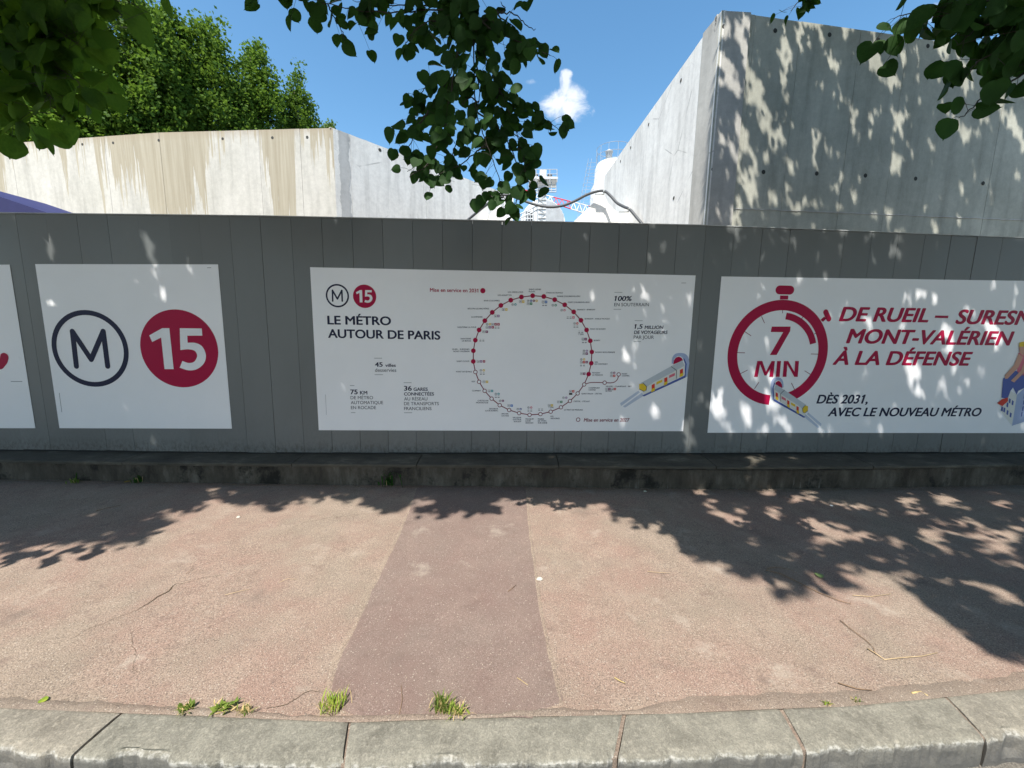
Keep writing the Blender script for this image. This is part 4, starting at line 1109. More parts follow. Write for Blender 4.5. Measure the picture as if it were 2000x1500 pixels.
for py in (413, 420, 427, 433): seg(mb, (1025, py), (1042, py), yt-.17, .035)
mb.build('window_frame', M_white, wn_)
# tower with platform
yt2 = 27.0
tw = thing('elevator_tower', 'slim pale machinery tower with a railed platform rising over the arched tank', 'tower')
mb = MB(); a_, b_ = at_y(1051.5, 365, yt2), at_y(1066.5, 365, yt2); w_ = (b_.x-a_.x)/2
zlo = at_y(1058, 700, yt2).z
mb.box(((a_.x+b_.x)/2, yt2, (a_.z-.14)/2), (w_, .3, (a_.z+.14)/2)); mb.build('mast', M_white, tw)
mb = MB()
for py in range(372, 440, 9): seg(mb, (1051, py), (1067, py), yt2-.34, .03)
for py in range(372, 430, 18): seg(mb, (1052, py), (1066, py+9), yt2-.34, .02); seg(mb, (1066, py+9), (1052, py+18), yt2-.34, .02)
mb.build('mast_bracing', M_galv, tw)
mb = MB(); a_, b_ = at_y(1033, 354, yt2), at_y(1087, 354, yt2); zz = at_y(1060, 356, yt2).z
mb.box(((a_.x+b_.x)/2, yt2, zz), ((b_.x-a_.x)/2, .8, .06)); mb.build('platform', M_white, tw)
mb = MB()
for py in (361, 366, 371, 375):
    for p, q in (((1034, py), (1050, py)), ((1068, py), (1086, py))): seg(mb, p, q, yt2-.6, .035)
for px in (1034, 1042, 1050, 1068, 1077, 1086): seg(mb, (px, 355), (px, 375), yt2-.6, .03)
mb.build('platform_brackets', M_galv, tw)
mb = MB()
for dy in (-.8, .8):
    for py in (331, 340, 349): seg(mb, (1034, py), (1088, py), yt2+dy, .02)
    for px in (1034, 1047, 1060, 1074, 1088): seg(mb, (px, 331), (px, 356), yt2+dy, .025)
mb.build('railing', M_galv, tw)
mb = MB(); a_, b_ = at_y(1054, 334, yt2), at_y(1066, 354, yt2); mb.box((a_+b_)/2, ((b_.x-a_.x)/2, .3, (a_.z-b_.z)/2)); mb.build('drive_housing', M_white, tw)
for px in (1046, 1073):
    P = at_y(px, 347, yt2-.2); mb = MB()
    mb.tube([P+Vector((-.0, -.25, 0)), P+Vector((0, .25, 0))], .17, 12); mb.box(P+Vector((0, 0, -.2)), (.14, .2, .06)); mb.build('motor', M_dkst, tw)
mb = MB(); a_, b_ = at_y(1052, 350, yt2-.4), at_y(1068, 354, yt2-.4); mb.box((a_+b_)/2, ((b_.x-a_.x)/2, .1, .07)); mb.build('gearbox', M_dkst, tw)
mb = MB(); seg(mb, (1016, 418), (1050, 402), yt2, .04); seg(mb, (1016, 426), (1050, 410), yt2, .04)
for i in range(6): seg(mb, (1016+i*6.5, 418-i*3.1), (1016+i*6.5, 440), yt2, .025)
mb.build('stair', M_galv, tw)
# crane jib
cj_ = thing('crane_jib', 'red and white lattice crane jib sloping down behind the tower', 'crane')
M_cred = flat('crane_red', (.55, .05, .07), .5); M_cwh = flat('crane_white', (.72, .72, .72), .5)
yc = 44.0
T0, T1 = (1012, 368), (1172, 408); B0, B1 = (1012, 374), (1172, 427)
N = 14; mbr, mbw = MB(), MB()
lp = lambda p, q, t_: (p[0]+(q[0]-p[0])*t_, p[1]+(q[1]-p[1])*t_)
for i in range(N):
    m_ = mbr if (i//3) % 2 == 0 else mbw
    a_, b_ = i/N, (i+1)/N
    for dy in (-.5, .5): seg(m_, lp(B0, B1, a_), lp(B0, B1, b_), yc+dy, .06)
    seg(m_, lp(T0, T1, a_), lp(T0, T1, b_), yc, .06)
    for dy in (-.5, .5):
        seg(m_, lp(B0, B1, a_), lp(T0, T1, (a_+b_)/2), yc+dy, .035, yc); seg(m_, lp(T0, T1, (a_+b_)/2), lp(B0, B1, b_), yc, .035, yc+dy)
mbr.build('red_lattice', M_cred, cj_); stuff(mbw.build('white_lattice', M_cwh, cj_))
mb = MB(); P = at_y(1012, 372, yc); mb.box((P.x-1, yc, (P.z-.14)/2), (.5, .5, (P.z+.14)/2)); mb.build('crane_mast', M_cwh, cj_)
# blue roof at the left edge
M_blue = flat('blue_violet_tarpaulin', (.028, .03, .115), .6)
a_, b_, c_ = at_y(-160, 330, 6.2), at_y(0, 387, 6.2), at_y(97, 417, 6.2)
mb = MB()
vs = [a_, c_, Vector((c_.x+.6, 6.2, c_.z-.25)), Vector((c_.x+.6, 6.2, -.14)), Vector((a_.x, 6.2, -.14))]
mb.add(vs+[v+Vector((0, 1.6, 0)) for v in vs], [(0, 1, 2, 3, 4), (9, 8, 7, 6, 5), (0, 5, 6, 1), (1, 6, 7, 2), (2, 7, 8, 3), (4, 9, 5, 0)])
o = mb.build('site_shelter', M_blue); tag(o, 'blue violet sloping shelter roof poking above the hoarding at far left', 'shelter')

# ------------------------------------------------------------------ trees behind the left wall
def rand_rot(n, up=.0, spread=1.0):
    """n random frames as (n,3,3); rows = leaf x axis, leaf y axis (tip), normal"""
    nrm = rng.normal(size=(n, 3))*spread; nrm[:, 2] += up
    nrm /= np.linalg.norm(nrm, axis=1, keepdims=True)
    t = rng.normal(size=(n, 3)); t -= (t*nrm).sum(1, keepdims=True)*nrm; t /= np.linalg.norm(t, axis=1, keepdims=True)
    return np.stack([np.cross(t, nrm), t, nrm], 1)
LEAF4 = np.array([(0, 0, 0), (.42, .28, .08), (.34, .7, .05), (0, 1.05, -.06), (-.34, .7, .05), (-.42, .28, .08)])
LEAF4F = np.array([(0, 1, 2), (0, 2, 3), (0, 3, 4), (0, 4, 5)])
LEAF2 = np.array([(0, 0, 0), (.4, .45, .06), (0, 1.0, -.04), (-.4, .45, .06)]); LEAF2F = np.array([(0, 1, 2), (0, 2, 3)])
def leaves_mesh(name, P, size, frames, mat, parent, T=LEAF4, TF=LEAF4F):
    n = len(P)
    V = (T[None, :, :, None]*frames[:, None, :, :]).sum(2)*size[:, None, None]+P[:, None, :]
    Fc = TF[None]+(np.arange(n)*len(T))[:, None, None]
    return obj_np(name, V.reshape(-1, 3), Fc.reshape(-1, 3), mat, parent)
def crown(parent, c, rx, rz, zc, nclump, nleaf, mat, size):
    cl = []
    while len(cl) < nclump:
        v = rng.normal(size=3); v /= np.linalg.norm(v); rad = rng.random()**.30
        f = 1+.22*mnoise.noise(Vector((v[0]*2+c[0], v[1]*2, v[2]*2.4)))+.12*mnoise.noise(Vector((v[0]*6+c[0], v[1]*6, v[2]*6)))
        taper = 1-.30*max(0, v[2]*rad)
        cl.append((c[0]+v[0]*rx*rad*f*taper, c[1]+v[1]*rx*rad*f*taper, zc+v[2]*rz*rad*f))
    cl = np.array(cl)
    P = np.repeat(cl, nleaf, 0)+rng.normal(size=(nclump*nleaf, 3))*np.array([.13, .13, .15])*(.8+rx*.25)
    s = size*rng.uniform(.6, 1.25, len(P))
    o = leaves_mesh('crown', P, s, rand_rot(len(P), .6, .8), mat, parent, LEAF2, LEAF2F)
    return o
specs = [  # px centre, top y, half width px, depth, label
    (578, 146, 44, 25, 'green tree behind the left wall, last of the row beside the open sky'),
    (497, 84, 56, 23, 'bushy green tree behind the left wall, second from the open sky'),
    (395, 34, 72, 21, 'tall rounded green tree behind the left wall, third from the open sky'),
    (322, 20, 60, 20, 'green tree with a thin slanting pale limb, fourth from the open sky'),
    (235, -55, 90, 18.5, 'broad green tree behind the dark hanging leaves at upper left'),
    (110, -60, 90, 17.5, 'green tree with bare pale trunks above the wall near the left edge'),
    (-20, -60, 110, 17, 'green tree behind the wall cut by the left edge of the view')]
for i, (px, ty, hwp, y, lab) in enumerate(specs):
    t = thing('tree', lab, 'tree', 'row of trees behind the left wall')
    tp_ = at_y(px, ty, y); rx = hwp*y/FPX; zc = (tp_.z+4.0)/2; rz = (tp_.z-4.0)/2*1.03
    crown(t, (tp_.x, y), rx, rz, zc, int(420+260*rx), 34, M_tree, .17)
    mb = MB()
    pts = [(tp_.x+.25*mnoise.noise(Vector((i, z_*.4, 0))), y-.2, z_) for z_ in np.linspace(-.14, tp_.z-.8, 9)]
    mb.tube(pts, list(np.linspace(.17, .03, 9)), 7)
    mb.build('trunk', M_paleb, t, True)
    for k in range(5):
        z0 = 4.3+k*.9; an = random.uniform(0, 2*math.pi); ln = rx*random.uniform(.7, 1.0); mb = MB()
        b0 = Vector((tp_.x, y-.2, z0)); dr = Vector((math.cos(an), -abs(math.sin(an)), 1.1))
        mb.tube([b0, b0+dr*ln*.5+Vector((0, 0, .1)), b0+dr*ln], [.05, .035, .012], 5); mb.build('limb', M_paleb, t, True)
t = thing('tree', 'tiny far treetop just right of the tree row, above the wall corner', 'tree')
tp_ = at_y(641, 238, 40); crown(t, (tp_.x, 40), .75, 1.6, tp_.z-1.4, 60, 16, M_tree2, .25)
mb = MB(); mb.tube([(tp_.x, 40, -.14), (tp_.x, 40, tp_.z-1)], [.2, .05], 6); mb.build('trunk', M_paleb, t)

# ------------------------------------------------------------------ street lindens over the pavement
ltree = thing('linden_tree', 'dark leafy street linden whose boughs hang in at the upper left corner', 'tree', 'street linden trees')
rtree = thing('linden_tree', 'street linden whose boughs hang down at top centre and upper right', 'tree', 'street linden trees')
def limb(parent, pts, r, name='branch', mat=None, n=7):
    pts = [Vector(p) for p in pts]; out = []
    for i in range(len(pts)-1):
        p0, p1, p2, p3 = pts[max(i-1, 0)], pts[i], pts[i+1], pts[min(i+2, len(pts)-1)]
        for k in range(5):
            t_ = k/5; out.append(.5*((2*p1)+(p2-p0)*t_+(2*p0-5*p1+4*p2-p3)*t_*t_+(3*p1-p0-3*p2+p3)*t_**3))
    out.append(pts[-1]); rr = np.interp(np.linspace(0, 1, len(out)), np.linspace(0, 1, len(r)), r)
    mb = MB(); mb.tube(out, list(rr), n); return mb.build(name, mat or M_bark, parent, True)
limb(ltree, [(-7.0, 1.9, -.1), (-7.0, 1.9, 1.5), (-6.9, 1.95, 3.2), (-6.8, 1.9, 5.2), (-6.7, 1.8, 8)], [.24, .18, .16, .13, .05], 'trunk', n=12)
limb(rtree, [(6.4, 2.4, -.1), (6.4, 2.4, 1.5), (6.4, 2.45, 3.4), (6.3, 2.5, 6), (6.2, 2.6, 10)], [.27, .2, .18, .14, .05], 'trunk', n=12)
for pts, r in (([(6.4, 2.45, 4), (4, 2.3, 5.6), (1.8, 2.0, 5.6), (.3, 1.95, 4.7), (-.15, 1.95, 3.7), (-.2, 1.96, 3.3)], [.1, .07, .045, .025, .013, .009]),
               ([(6.4, 2.45, 3.6), (4.6, 2.1, 4.2), (3.3, 1.8, 3.9), (2.6, 1.62, 3.4), (2.2, 1.57, 2.95)], [.07, .04, .02, .012, .006]),
               ([(6.4, 2.45, 5), (5, 3.5, 7.5), (4, 4.2, 9.5)], [.1, .06, .02]), ([(6.4, 2.45, 5.2), (7.5, 3.8, 8), (8, 4.5, 10.5)], [.09, .05, .02]), ([(6.35, 2.5, 6), (4, 1.2, 8), (2, .6, 9)], [.09, .05, .02])):
    limb(rtree, pts, r)
for pts, r in (([(-6.9, 1.95, 3.4), (-5, 1.8, 4.6), (-3.6, 2.0, 4.0), (-3.2, 2.25, 3.1)], [.08, .05, .025, .01]), ([(-6.8, 1.9, 4.5), (-4.8, 1.2, 6.2), (-2.5, 1, 7)], [.08, .05, .02]), ([(-6.8, 1.9, 5), (-8.5, 2.5, 6.5)], [.07, .02])):
    limb(ltree, pts, r)

# --- hanging boughs that are in view: twigs as outlines in the photograph, each at its own distance
def hi_leaf_template():
    out = [(0, 0), (.16, -.055), (.34, .0), (.46, .16), (.50, .36), (.44, .58), (.31, .78), (.14, .93), (.03, 1.0), (0, 1.10)]
    pts = out+[(-x, y) for x, y in out[-2:0:-1]]
    V = [(x, y, .10*abs(x)*1.2-.10*(y-.5)**2) for x, y in pts]
    mid_ = [(0, .25, -.0), (0, .5, .0), (0, .75, -.01)]
    n = len(V); V = V+[(0, .45, -.01)]
    F = [(i, (i+1) % n, n) for i in range(n)]
    return np.array(V), F
HV, HF = hi_leaf_template()
leafvars = []
for q in range(6):
    V = HV.copy(); bend = rng.uniform(-.5, .6); curl = rng.uniform(.1, 1.3)
    V[:, 2] += bend*(V[:, 1]-.4)**2*.6+curl*.35*np.abs(V[:, 0])**1.3; V[:, 0] *= rng.uniform(.82, 1.08)
    V[:, :2] += rng.normal(size=(len(V), 2))*.012
    me = bpy.data.meshes.new('leaf'); me.from_pydata([tuple(v) for v in V], [], HF); me.materials.append(M_leaf)
    me.polygons.foreach_set('use_smooth', [True]*len(HF)); leafvars.append((me, V))
leafvars_l = []
for me, V in leafvars:
    m2 = me.copy(); m2.materials[0] = M_leafl; leafvars_l.append((m2, V))
vis_leaves = {}
def bough(parent, twigs, size_px, spacing, jitter, face=.55, key=None, rtwig=.0022):
    """twigs: list of (polyline px, depth a, depth b, density)"""
    L = vis_leaves.setdefault(key, [])
    for tw_ in twigs:
        pl, ya, yb = tw_[:3]; dens = tw_[3] if len(tw_) > 3 else 1
        pl = smooth(pl, 5)
        pts = [at_y(p[0], p[1], ya+(yb-ya)*i/(len(pl)-1)) for i, p in enumerate(pl)]
        pts = [p+Vector((random.uniform(-1, 1), random.uniform(-1, 1), random.uniform(-1, 1)))*.004 for p in pts]
        mb = MB(); mb.tube(pts, list(np.linspace(rtwig*1.9, rtwig*.6, len(pts))), 5); mb.build('twig', M_twig, parent, True)
        # walk
        acc = random.uniform(0, spacing); 
        for i in range(len(pts)-1):
            p, q = Vector((pl[i][0], pl[i][1])), Vector((pl[i+1][0], pl[i+1][1])); seglen = (q-p).length; pos = 0
            while acc < seglen:
                P = pts[i].lerp(pts[i+1], acc/seglen)
                for rep in range(dens):
                    if rep and random.random() < .35: continue
                    depth = P.y
                    s = size_px*depth/FPX*random.uniform(.72, 1.18)
                    off = Vector((random.gauss(0, 1)*jitter, 0, random.gauss(-.25, .8)*jitter))*depth/FPX
                    off.y = random.gauss(0, .05)
                    A = P+off
                    # leaf hangs: tip mostly down/outward, plane roughly facing the viewer but tilted
                    tip = Vector((random.gauss(0, .6)+(.5 if off.x > 0 else -.5), random.gauss(0, .35), random.gauss(-1, .45))).normalized()
                    nr = Vector((random.gauss(0, face), -1, random.gauss(.35, face))); nr = (nr-tip*nr.dot(tip)).normalized()
                    if random.random() < .5: nr = -nr
                    L.append((A, tip, nr, s, P, parent))
                acc += spacing*random.uniform(.6, 1.4)
            acc -= seglen
D = 2.0
bough(rtree, [
    ([(935, -25), (923, 14), (926, 115), (928, 196), (933, 228), (951, 283), (970, 336), (984, 385), (1000, 400)], 1.95, 2.05, 1),
    ([(926, 30), (931, 63), (963, 147), (984, 196), (1005, 245), (1020, 300), (1030, 350), (1040, 372)], 1.95, 2.1, 2),
    ([(930, 20), (942, 45), (1012, 80), (1054, 98), (1075, 108)], 1.95, 1.85, 2),
    ([(922, 10), (914, 21), (896, 87), (875, 157), (837, 217), (785, 248)], 1.95, 2.25, 2),
    ([(896, 90), (882, 175), (868, 245), (847, 297), (795, 336)], 1.98, 2.1, 2),
    ([(963, 147), (984, 190), (1026, 203), (1054, 224), (1093, 255)], 2.05, 2.1, 2),
    ([(933, 228), (905, 255), (885, 300), (870, 345)], 2.0, 2.1, 2),
    ([(951, 283), (925, 300), (905, 318), (880, 330), (850, 345)], 2.05, 2.1, 1),
    ([(933, 222), (968, 245), (995, 285), (1012, 330), (1020, 362)], 2.02, 2.15, 2),
    ([(1012, 290), (1035, 290), (1052, 305)], 2.05, 2.1, 2),
    ([(837, 217), (815, 250), (800, 285), (780, 300)], 2.1, 2.2, 2),
    ([(870, 165), (845, 150), (835, 165), (820, 185), (800, 200)], 2.1, 2.2, 2),
    ([(925, -15), (880, 15), (830, 21), (760, 24), (690, 18), (620, 2), (560, -10), (497, -12)], 2.05, 2.5, 1),
    ([(905, 0), (850, 10), (790, 10), (740, 10), (690, 2)], 2.1, 2.4, 3),
    ([(905, 20), (860, 40), (830, 45), (800, 70), (790, 95)], 2.05, 2.25, 2),
    ([(640, 8), (650, 30), (668, 60), (672, 75)], 2.4, 2.4, 1),
    ([(700, 15), (705, 35), (700, 45)], 2.35, 2.35, 1),
    ([(920, 15), (900, 55), (880, 70), (860, 75)], 2.1, 2.2, 2),
    ([(945, 20), (970, 20), (975, 35), (1000, 50), (1020, 85), (1030, 110)], 1.95, 1.9, 2),
    ([(1010, 200), (990, 230), (975, 260), (965, 290)], 2.05, 2.1, 2),
    ([(928, 150), (945, 150), (948, 170)], 2.0, 2.0, 1),
    ([(984, 385), (970, 390), (955, 380), (940, 370)], 2.05, 2.1, 1),
    ([(984, 365), (1010, 385), (1005, 400), (1003, 412)], 2.05, 2.1, 1),
    ([(850, 310), (825, 330), (800, 345)], 2.05, 2.0, 1),
    ([(1034, -25), (1032, -5), (1036, 8)], 1.9, 1.9, 1),
], 22, 10.8, 14.5, key='c')
bough(rtree, [([(942, 45), (962, 30), (985, 25), (1010, 30), (1030, 50), (1046, 58)], 1.95, 1.9, 0), ([(962, 30), (985, 18), (978, 5)], 1.95, 1.93, 0),
              ([(935, 200), (916, 190), (905, 205), (900, 185)], 2, 2, 0), ([(930, 110), (934, 160), (936, 190), (932, 225)], 2, 2, 0)], 28, 16, 13, key='c')
bough(rtree, [
    ([(2040, -20), (1960, -5), (1900, 5), (1800, 20), (1748, 32)], 1.55, 1.5, 2),
    ([(1840, 15), (1800, 45), (1768, 70)], 1.52, 1.5, 2),
    ([(2040, 20), (1960, 40), (1905, 60), (1870, 88)], 1.55, 1.5, 3),
    ([(2040, 60), (1970, 90), (1910, 120), (1890, 145)], 1.55, 1.5, 3),
    ([(2040, 120), (1975, 160), (1920, 190), (1900, 210), (1872, 232)], 1.55, 1.5, 1),
    ([(2040, 100), (1990, 130), (1960, 150)], 1.6, 1.5, 2),
    ([(2010, 10), (1990, 60), (1985, 100)], 1.6, 1.55, 3),
], 31, 13, 20, face=.8, key='r')
bough(rtree, [([(1585, -25), (1575, -8), (1558, 5), (1545, 22)], 2.6, 2.6, 2), ([(1570, -20), (1582, 0)], 2.6, 2.6, 2)], 17, 9, 7, key='s')
bough(ltree, [
    ([(-50, -20), (60, -10), (160, -12), (230, -5), (290, 25)], 2.25, 2.15, 2),
    ([(-50, 20), (40, 35), (110, 60), (165, 95)], 2.25, 2.15, 3),
    ([(-50, 70), (30, 90), (90, 120), (140, 150), (165, 175)], 2.25, 2.15, 3),
    ([(-50, 130), (20, 145), (60, 160), (95, 185), (115, 205)], 2.25, 2.15, 2),
    ([(-50, 190), (10, 205), (60, 215), (100, 222)], 2.25, 2.15, 2),
    ([(30, -30), (60, 20), (90, 60)], 2.25, 2.15, 2), ([(110, -30), (140, 20), (160, 60)], 2.25, 2.15, 3), ([(190, -30), (215, 10), (240, 30)], 2.25, 2.15, 1),
], 37, 12, 32, face=.9, key='l')
# a low sprig to the left of the view; only its shadow reaches the picture
for k_ in range(16):
    A = Vector((-3.8+random.uniform(-.32, .32), 1.02+random.uniform(-.07, .07), 2.5+random.uniform(-.12, .12)))
    vis_leaves['l'].append((A, Vector((random.gauss(0, 1), random.gauss(0, .6), -.4)).normalized(), Vector((.1, -.3, 1)).normalized(), random.uniform(.08, .11), A+Vector((0, 0, .04)), ltree))
def place_leaves(key, cap):
    L = vis_leaves[key]; random.shuffle(L)
    first, rest = L[:cap], L[cap:]
    pet = MB()
    for A, tip, nr, s, P, par in L: pet.tube([P, P.lerp(A, .5)+Vector((0, 0, .004)), A], .0009, 3, False)
    stuff(pet.build('leaf_stalks', M_twig, L[0][5]))
    def mat(A, tip, nr, s):
        x = tip.cross(nr); return Matrix(((x.x*s, tip.x*s, nr.x*s, A.x), (x.y*s, tip.y*s, nr.y*s, A.y), (x.z*s, tip.z*s, nr.z*s, A.z), (0, 0, 0, 1)))
    for A, tip, nr, s, P, par in first:
        o = bpy.data.objects.new('leaf', random.choice(leafvars_l if key == 'l' else leafvars)[0]); o.matrix_world = mat(A, tip, nr, s); C.objects.link(o); o.parent = par
    if rest:
        V = []; F = []
        for A, tip, nr, s, P, par in rest:
            M = mat(A, tip, nr, s); n_ = len(V); vv = random.choice(leafvars)[1]
            V += [M@Vector(v) for v in vv]; F += [tuple(i+n_ for i in f) for f in HF]
        stuff(obj('hanging_foliage', V, F, M_leafl if key == 'l' else M_leaf, rest[0][5], True))
print('leaves', {k: len(v) for k, v in vis_leaves.items()})
place_leaves('c', 215); place_leaves('r', 65); place_leaves('s', 12); place_leaves('l', 150)

# --- the crowns overhead (out of the picture): leaves fill the parts of the crown that shade what the photograph shows shaded
EDGE = [(-400, 1110), (0, 1083), (60, 1072), (200, 1068), (280, 1058), (340, 1025), (400, 1000), (430, 985), (480, 985), (560, 995), (600, 985), (640, 975), (700, 985), (760, 1003), (830, 1014), (900, 1012), (960, 998), (1000, 985), (1060, 982), (1120, 985), (1170, 1005), (1240, 1025), (1290, 1040), (1330, 1075), (1400, 1105), (1470, 1150), (1560, 1165), (1640, 1150), (1700, 1130), (1790, 1165), (1860, 1225), (1930, 1280), (2000, 1320), (2400, 1500)]
EX, EY = np.array([e[0] for e in EDGE]), np.array([e[1] for e in EDGE])
# sunlit openings in the photograph: cx, cy, rx, ry, lean(deg from vertical, + = lower end to the right)
HOLES = [(1435, 62, 38, 30, 0), (1425, 150, 14, 55, 20), (1465, 150, 14, 50, 18), (1490, 225, 15, 55, 18), (1510, 275, 10, 30, 15), (1535, 105, 12, 45, 10), (1525, 150, 8, 20, 20), (1580, 50, 25, 10, 0), (1625, 125, 8, 38, 14),
         (1700, 120, 14, 30, 10), (1735, 150, 18, 35, 25), (1765, 110, 8, 22, 0), (1845, 90, 16, 35, -10), (1880, 150, 9, 50, 10), (1935, 160, 14, 55, 20), (1970, 230, 16, 50, 25), (1900, 260, 18, 14, 0), (1835, 150, 7, 15, 0),
         (1455, 345, 20, 28, 35), (1470, 375, 12, 26, 20), (1405, 305, 7, 20, 15), (1508, 385, 10, 22, 15), (1595, 260, 9, 24, 20), (1625, 300, 12, 24, 30), (1590, 295, 6, 22, 10), (1630, 365, 10, 12, 0), (1745, 330, 9, 16, 0), (1560, 405, 8, 24, 12), (1638, 405, 8, 16, 10),
         (1870, 430, 10, 20, 0), (1737, 430, 6, 16, 0), (1527, 270, 9, 22, 12), (1450, 260, 10, 20, 12), (1495, 420, 10, 14, 0), (1760, 450, 14, 10, 0), (1430, 440, 10, 10, 0), (1715, 215, 9, 16, 0), (1665, 220, 8, 22, 15), (1755, 250, 8, 20, 12), (1825, 290, 6, 12, 0),
         # hoarding and posters
         (1440, 455, 12, 15, 0), (1285, 480, 6, 16, 20), (1330, 490, 6, 16, 20), (1350, 590, 10, 24, 25), (1300, 650, 6, 14, 10), (1150, 560, 7, 18, 20), (1160, 590, 7, 18, 10), (1260, 580, 7, 14, 10), (1290, 605, 6, 14, 0), (1183, 620, 6, 14, 0), (1220, 690, 10, 18, 0), (1240, 755, 9, 11, 0),
         (1275, 800, 10, 28, 15), (1295, 790, 8, 24, 25), (1345, 840, 9, 40, 20), (1355, 870, 10, 18, 0), (1215, 810, 5, 10, 0), (1415, 640, 8, 26, 15), (1402, 800, 18, 40, 12), (1455, 800, 12, 48, 15), (1515, 800, 14, 60, 25), (1420, 840, 16, 12, 0), (1490, 845, 10, 20, 0), (1610, 605, 8, 16, 0), (1700, 640, 8, 22, 10),
         (1600, 500, 8, 22, 15), (1780, 730, 13, 36, 12), (1790, 760, 12, 20, 10), (1810, 560, 16, 18, -20), (1850, 660, 12, 36, 10), (1935, 650, 12, 36, 14), (1880, 570, 7, 26, 10), (1900, 600, 6, 20, 0), (1980, 570, 6, 26, 8), (1830, 560, 7, 20, 0), (1655, 620, 8, 16, 0), (1750, 490, 9, 30, -10), (1700, 480, 7, 14, 0), (1610, 540, 7, 20, 10), (1725, 545, 8, 14, 0),
         (1560, 545, 7, 18, 10), (1640, 770, 8, 14, 0), (1690, 820, 6, 16, 15), (1920, 720, 8, 14, 0), (1885, 750, 6, 16, 0), (1645, 460, 9, 12, 0), (1745, 465, 12, 9, 0), (1800, 470, 6, 14, 0), (1540, 470, 7, 12, 0), (1390, 500, 8, 22, 20), (1370, 680, 6, 20, 10),
         (300, 525, 9, 30, 25), (312, 572, 9, 18, 20), (290, 470, 14, 28, 25), (95, 480, 14, 34, 18), (380, 530, 5, 18, 15), (242, 775, 7, 28, 20), (100, 600, 8, 22, 10), (60, 560, 6, 20, 10), (155, 640, 6, 10, 0), (185, 635, 6, 10, 0), (120, 500, 8, 18, 15), (50, 610, 6, 12, 0), (355, 460, 8, 16, 20), (300, 860, 7, 14, 10), (335, 850, 5, 14, 15), (255, 480, 6, 14, 20),
         (945, 540, 5, 12, 10), (740, 695, 5, 12, 15), (885, 830, 7, 14, 10), (665, 750, 6, 12, 15),
         # low wall and pavement
         (1081, 912, 6, 24, 8), (1460, 930, 10, 24, 5), (1480, 915, 6, 20, 8), (1535, 915, 9, 20, 5), (1575, 970, 26, 10, 0), (1500, 962, 18, 7, 0), (1545, 975, 14, 6, 0), (1625, 985, 14, 6, 0), (1620, 1040, 42, 20, 0), (1585, 1020, 16, 10, 0), (1680, 1048, 26, 8, 0), (1450, 1026, 14, 7, 0), (1530, 1030, 10, 7, 0),
         (1820, 1045, 28, 12, 0), (1715, 1140, 60, 26, 0), (1660, 1110, 30, 12, 0), (1785, 1130, 18, 12, 0), (1900, 1030, 50, 8, -60), (1960, 1045, 36, 10, 0), (1860, 980, 24, 6, 0), (1960, 985, 20, 5, 0), (1950, 1070, 24, 8, 0), (1990, 1040, 24, 10, 0), (1790, 1000, 18, 8, 0), (1830, 1060, 18, 8, 0), (1900, 1085, 24, 8, 0), (1970, 1180, 26, 18, 0), (1930, 1150, 24, 12, 0), (1850, 1140, 16, 10, 0), (1875, 1190, 20, 10, 0), (1990, 1100, 16, 10, 0),
         (350, 1030, 50, 9, -70), (420, 975, 34, 10, -60), (310, 1008, 14, 6, 0), (480, 1005, 20, 6, 0), (455, 960, 12, 4, 0), (180, 1005, 22, 5, 0), (210, 1050, 20, 5, 0), (810, 985, 16, 7, 0), (840, 982, 10, 6, 0), (985, 985, 26, 10, 0), (1165, 995, 18, 12, 0)]
_hr = random.Random(11)
for _ in range(230):       # right wall
    HOLES.append((_hr.uniform(1400, 2060), 40+400*_hr.random()**1.2, _hr.uniform(3, 7), _hr.uniform(7, 18), _hr.uniform(5, 25)))
for _ in range(26): HOLES.append((_hr.uniform(1400, 1560), _hr.gauss(300, 70), _hr.uniform(3, 7), _hr.uniform(8, 20), _hr.uniform(10, 25)))
for _ in range(150):       # hoarding, mostly on the right
    HOLES.append((2050-850*_hr.random()**1.2, _hr.uniform(450, 870), _hr.uniform(2.5, 5.5), _hr.uniform(7, 16), _hr.uniform(5, 22)))
for _ in range(34): HOLES.append((_hr.uniform(40, 420), _hr.uniform(440, 700), _hr.uniform(2, 4.5), _hr.uniform(5, 12), _hr.uniform(10, 25)))
for _ in range(90): HOLES.append((2050-700*_hr.random()**1.2, 1000+_hr.uniform(-45, 190), _hr.uniform(5, 16), _hr.uniform(3, 8), 0))
HO = np.array(HOLES, dtype=float)
def shade_prob(u, v, surf):
    """u, v photo pixels of where the leaf's shadow falls; surf 0 pavement, 1 hoarding, 2 right wall, 3 elsewhere"""
    p = np.ones(len(u))
    uc = np.clip(u, -400, 2400)
    e = np.interp(uc, EX, EY)
    g = surf == 0
    e = e+9*np.sin(uc*.045)*np.sin(uc*.0171+1)+6*np.sin(uc*.13+2)
    p[g] = np.clip((e[g]-4-v[g])/22, 0, 1)**.8
    p[surf == 3] = 0.
    # margin round the openings: a leaf is about 3 cm in radius
    for cx_, cy_, rx_, ry_, ln in HO:
        near = (np.abs(u-cx_) < 80) & (np.abs(v-cy_) < 80)
        if not near.any(): continue
        a = R(ln); dx = u[near]-cx_; dy = v[near]-cy_
        q = dx*math.cos(a)-dy*math.sin(a); r = dx*math.sin(a)+dy*math.cos(a)
        mg = np.where(surf[near] == 2, 3.0, 5.0)
        inside = (q/(rx_+mg))**2+(r/(ry_+mg))**2 < 1
        idx = np.where(near)[0][inside]; p[idx] *= .03
    return p
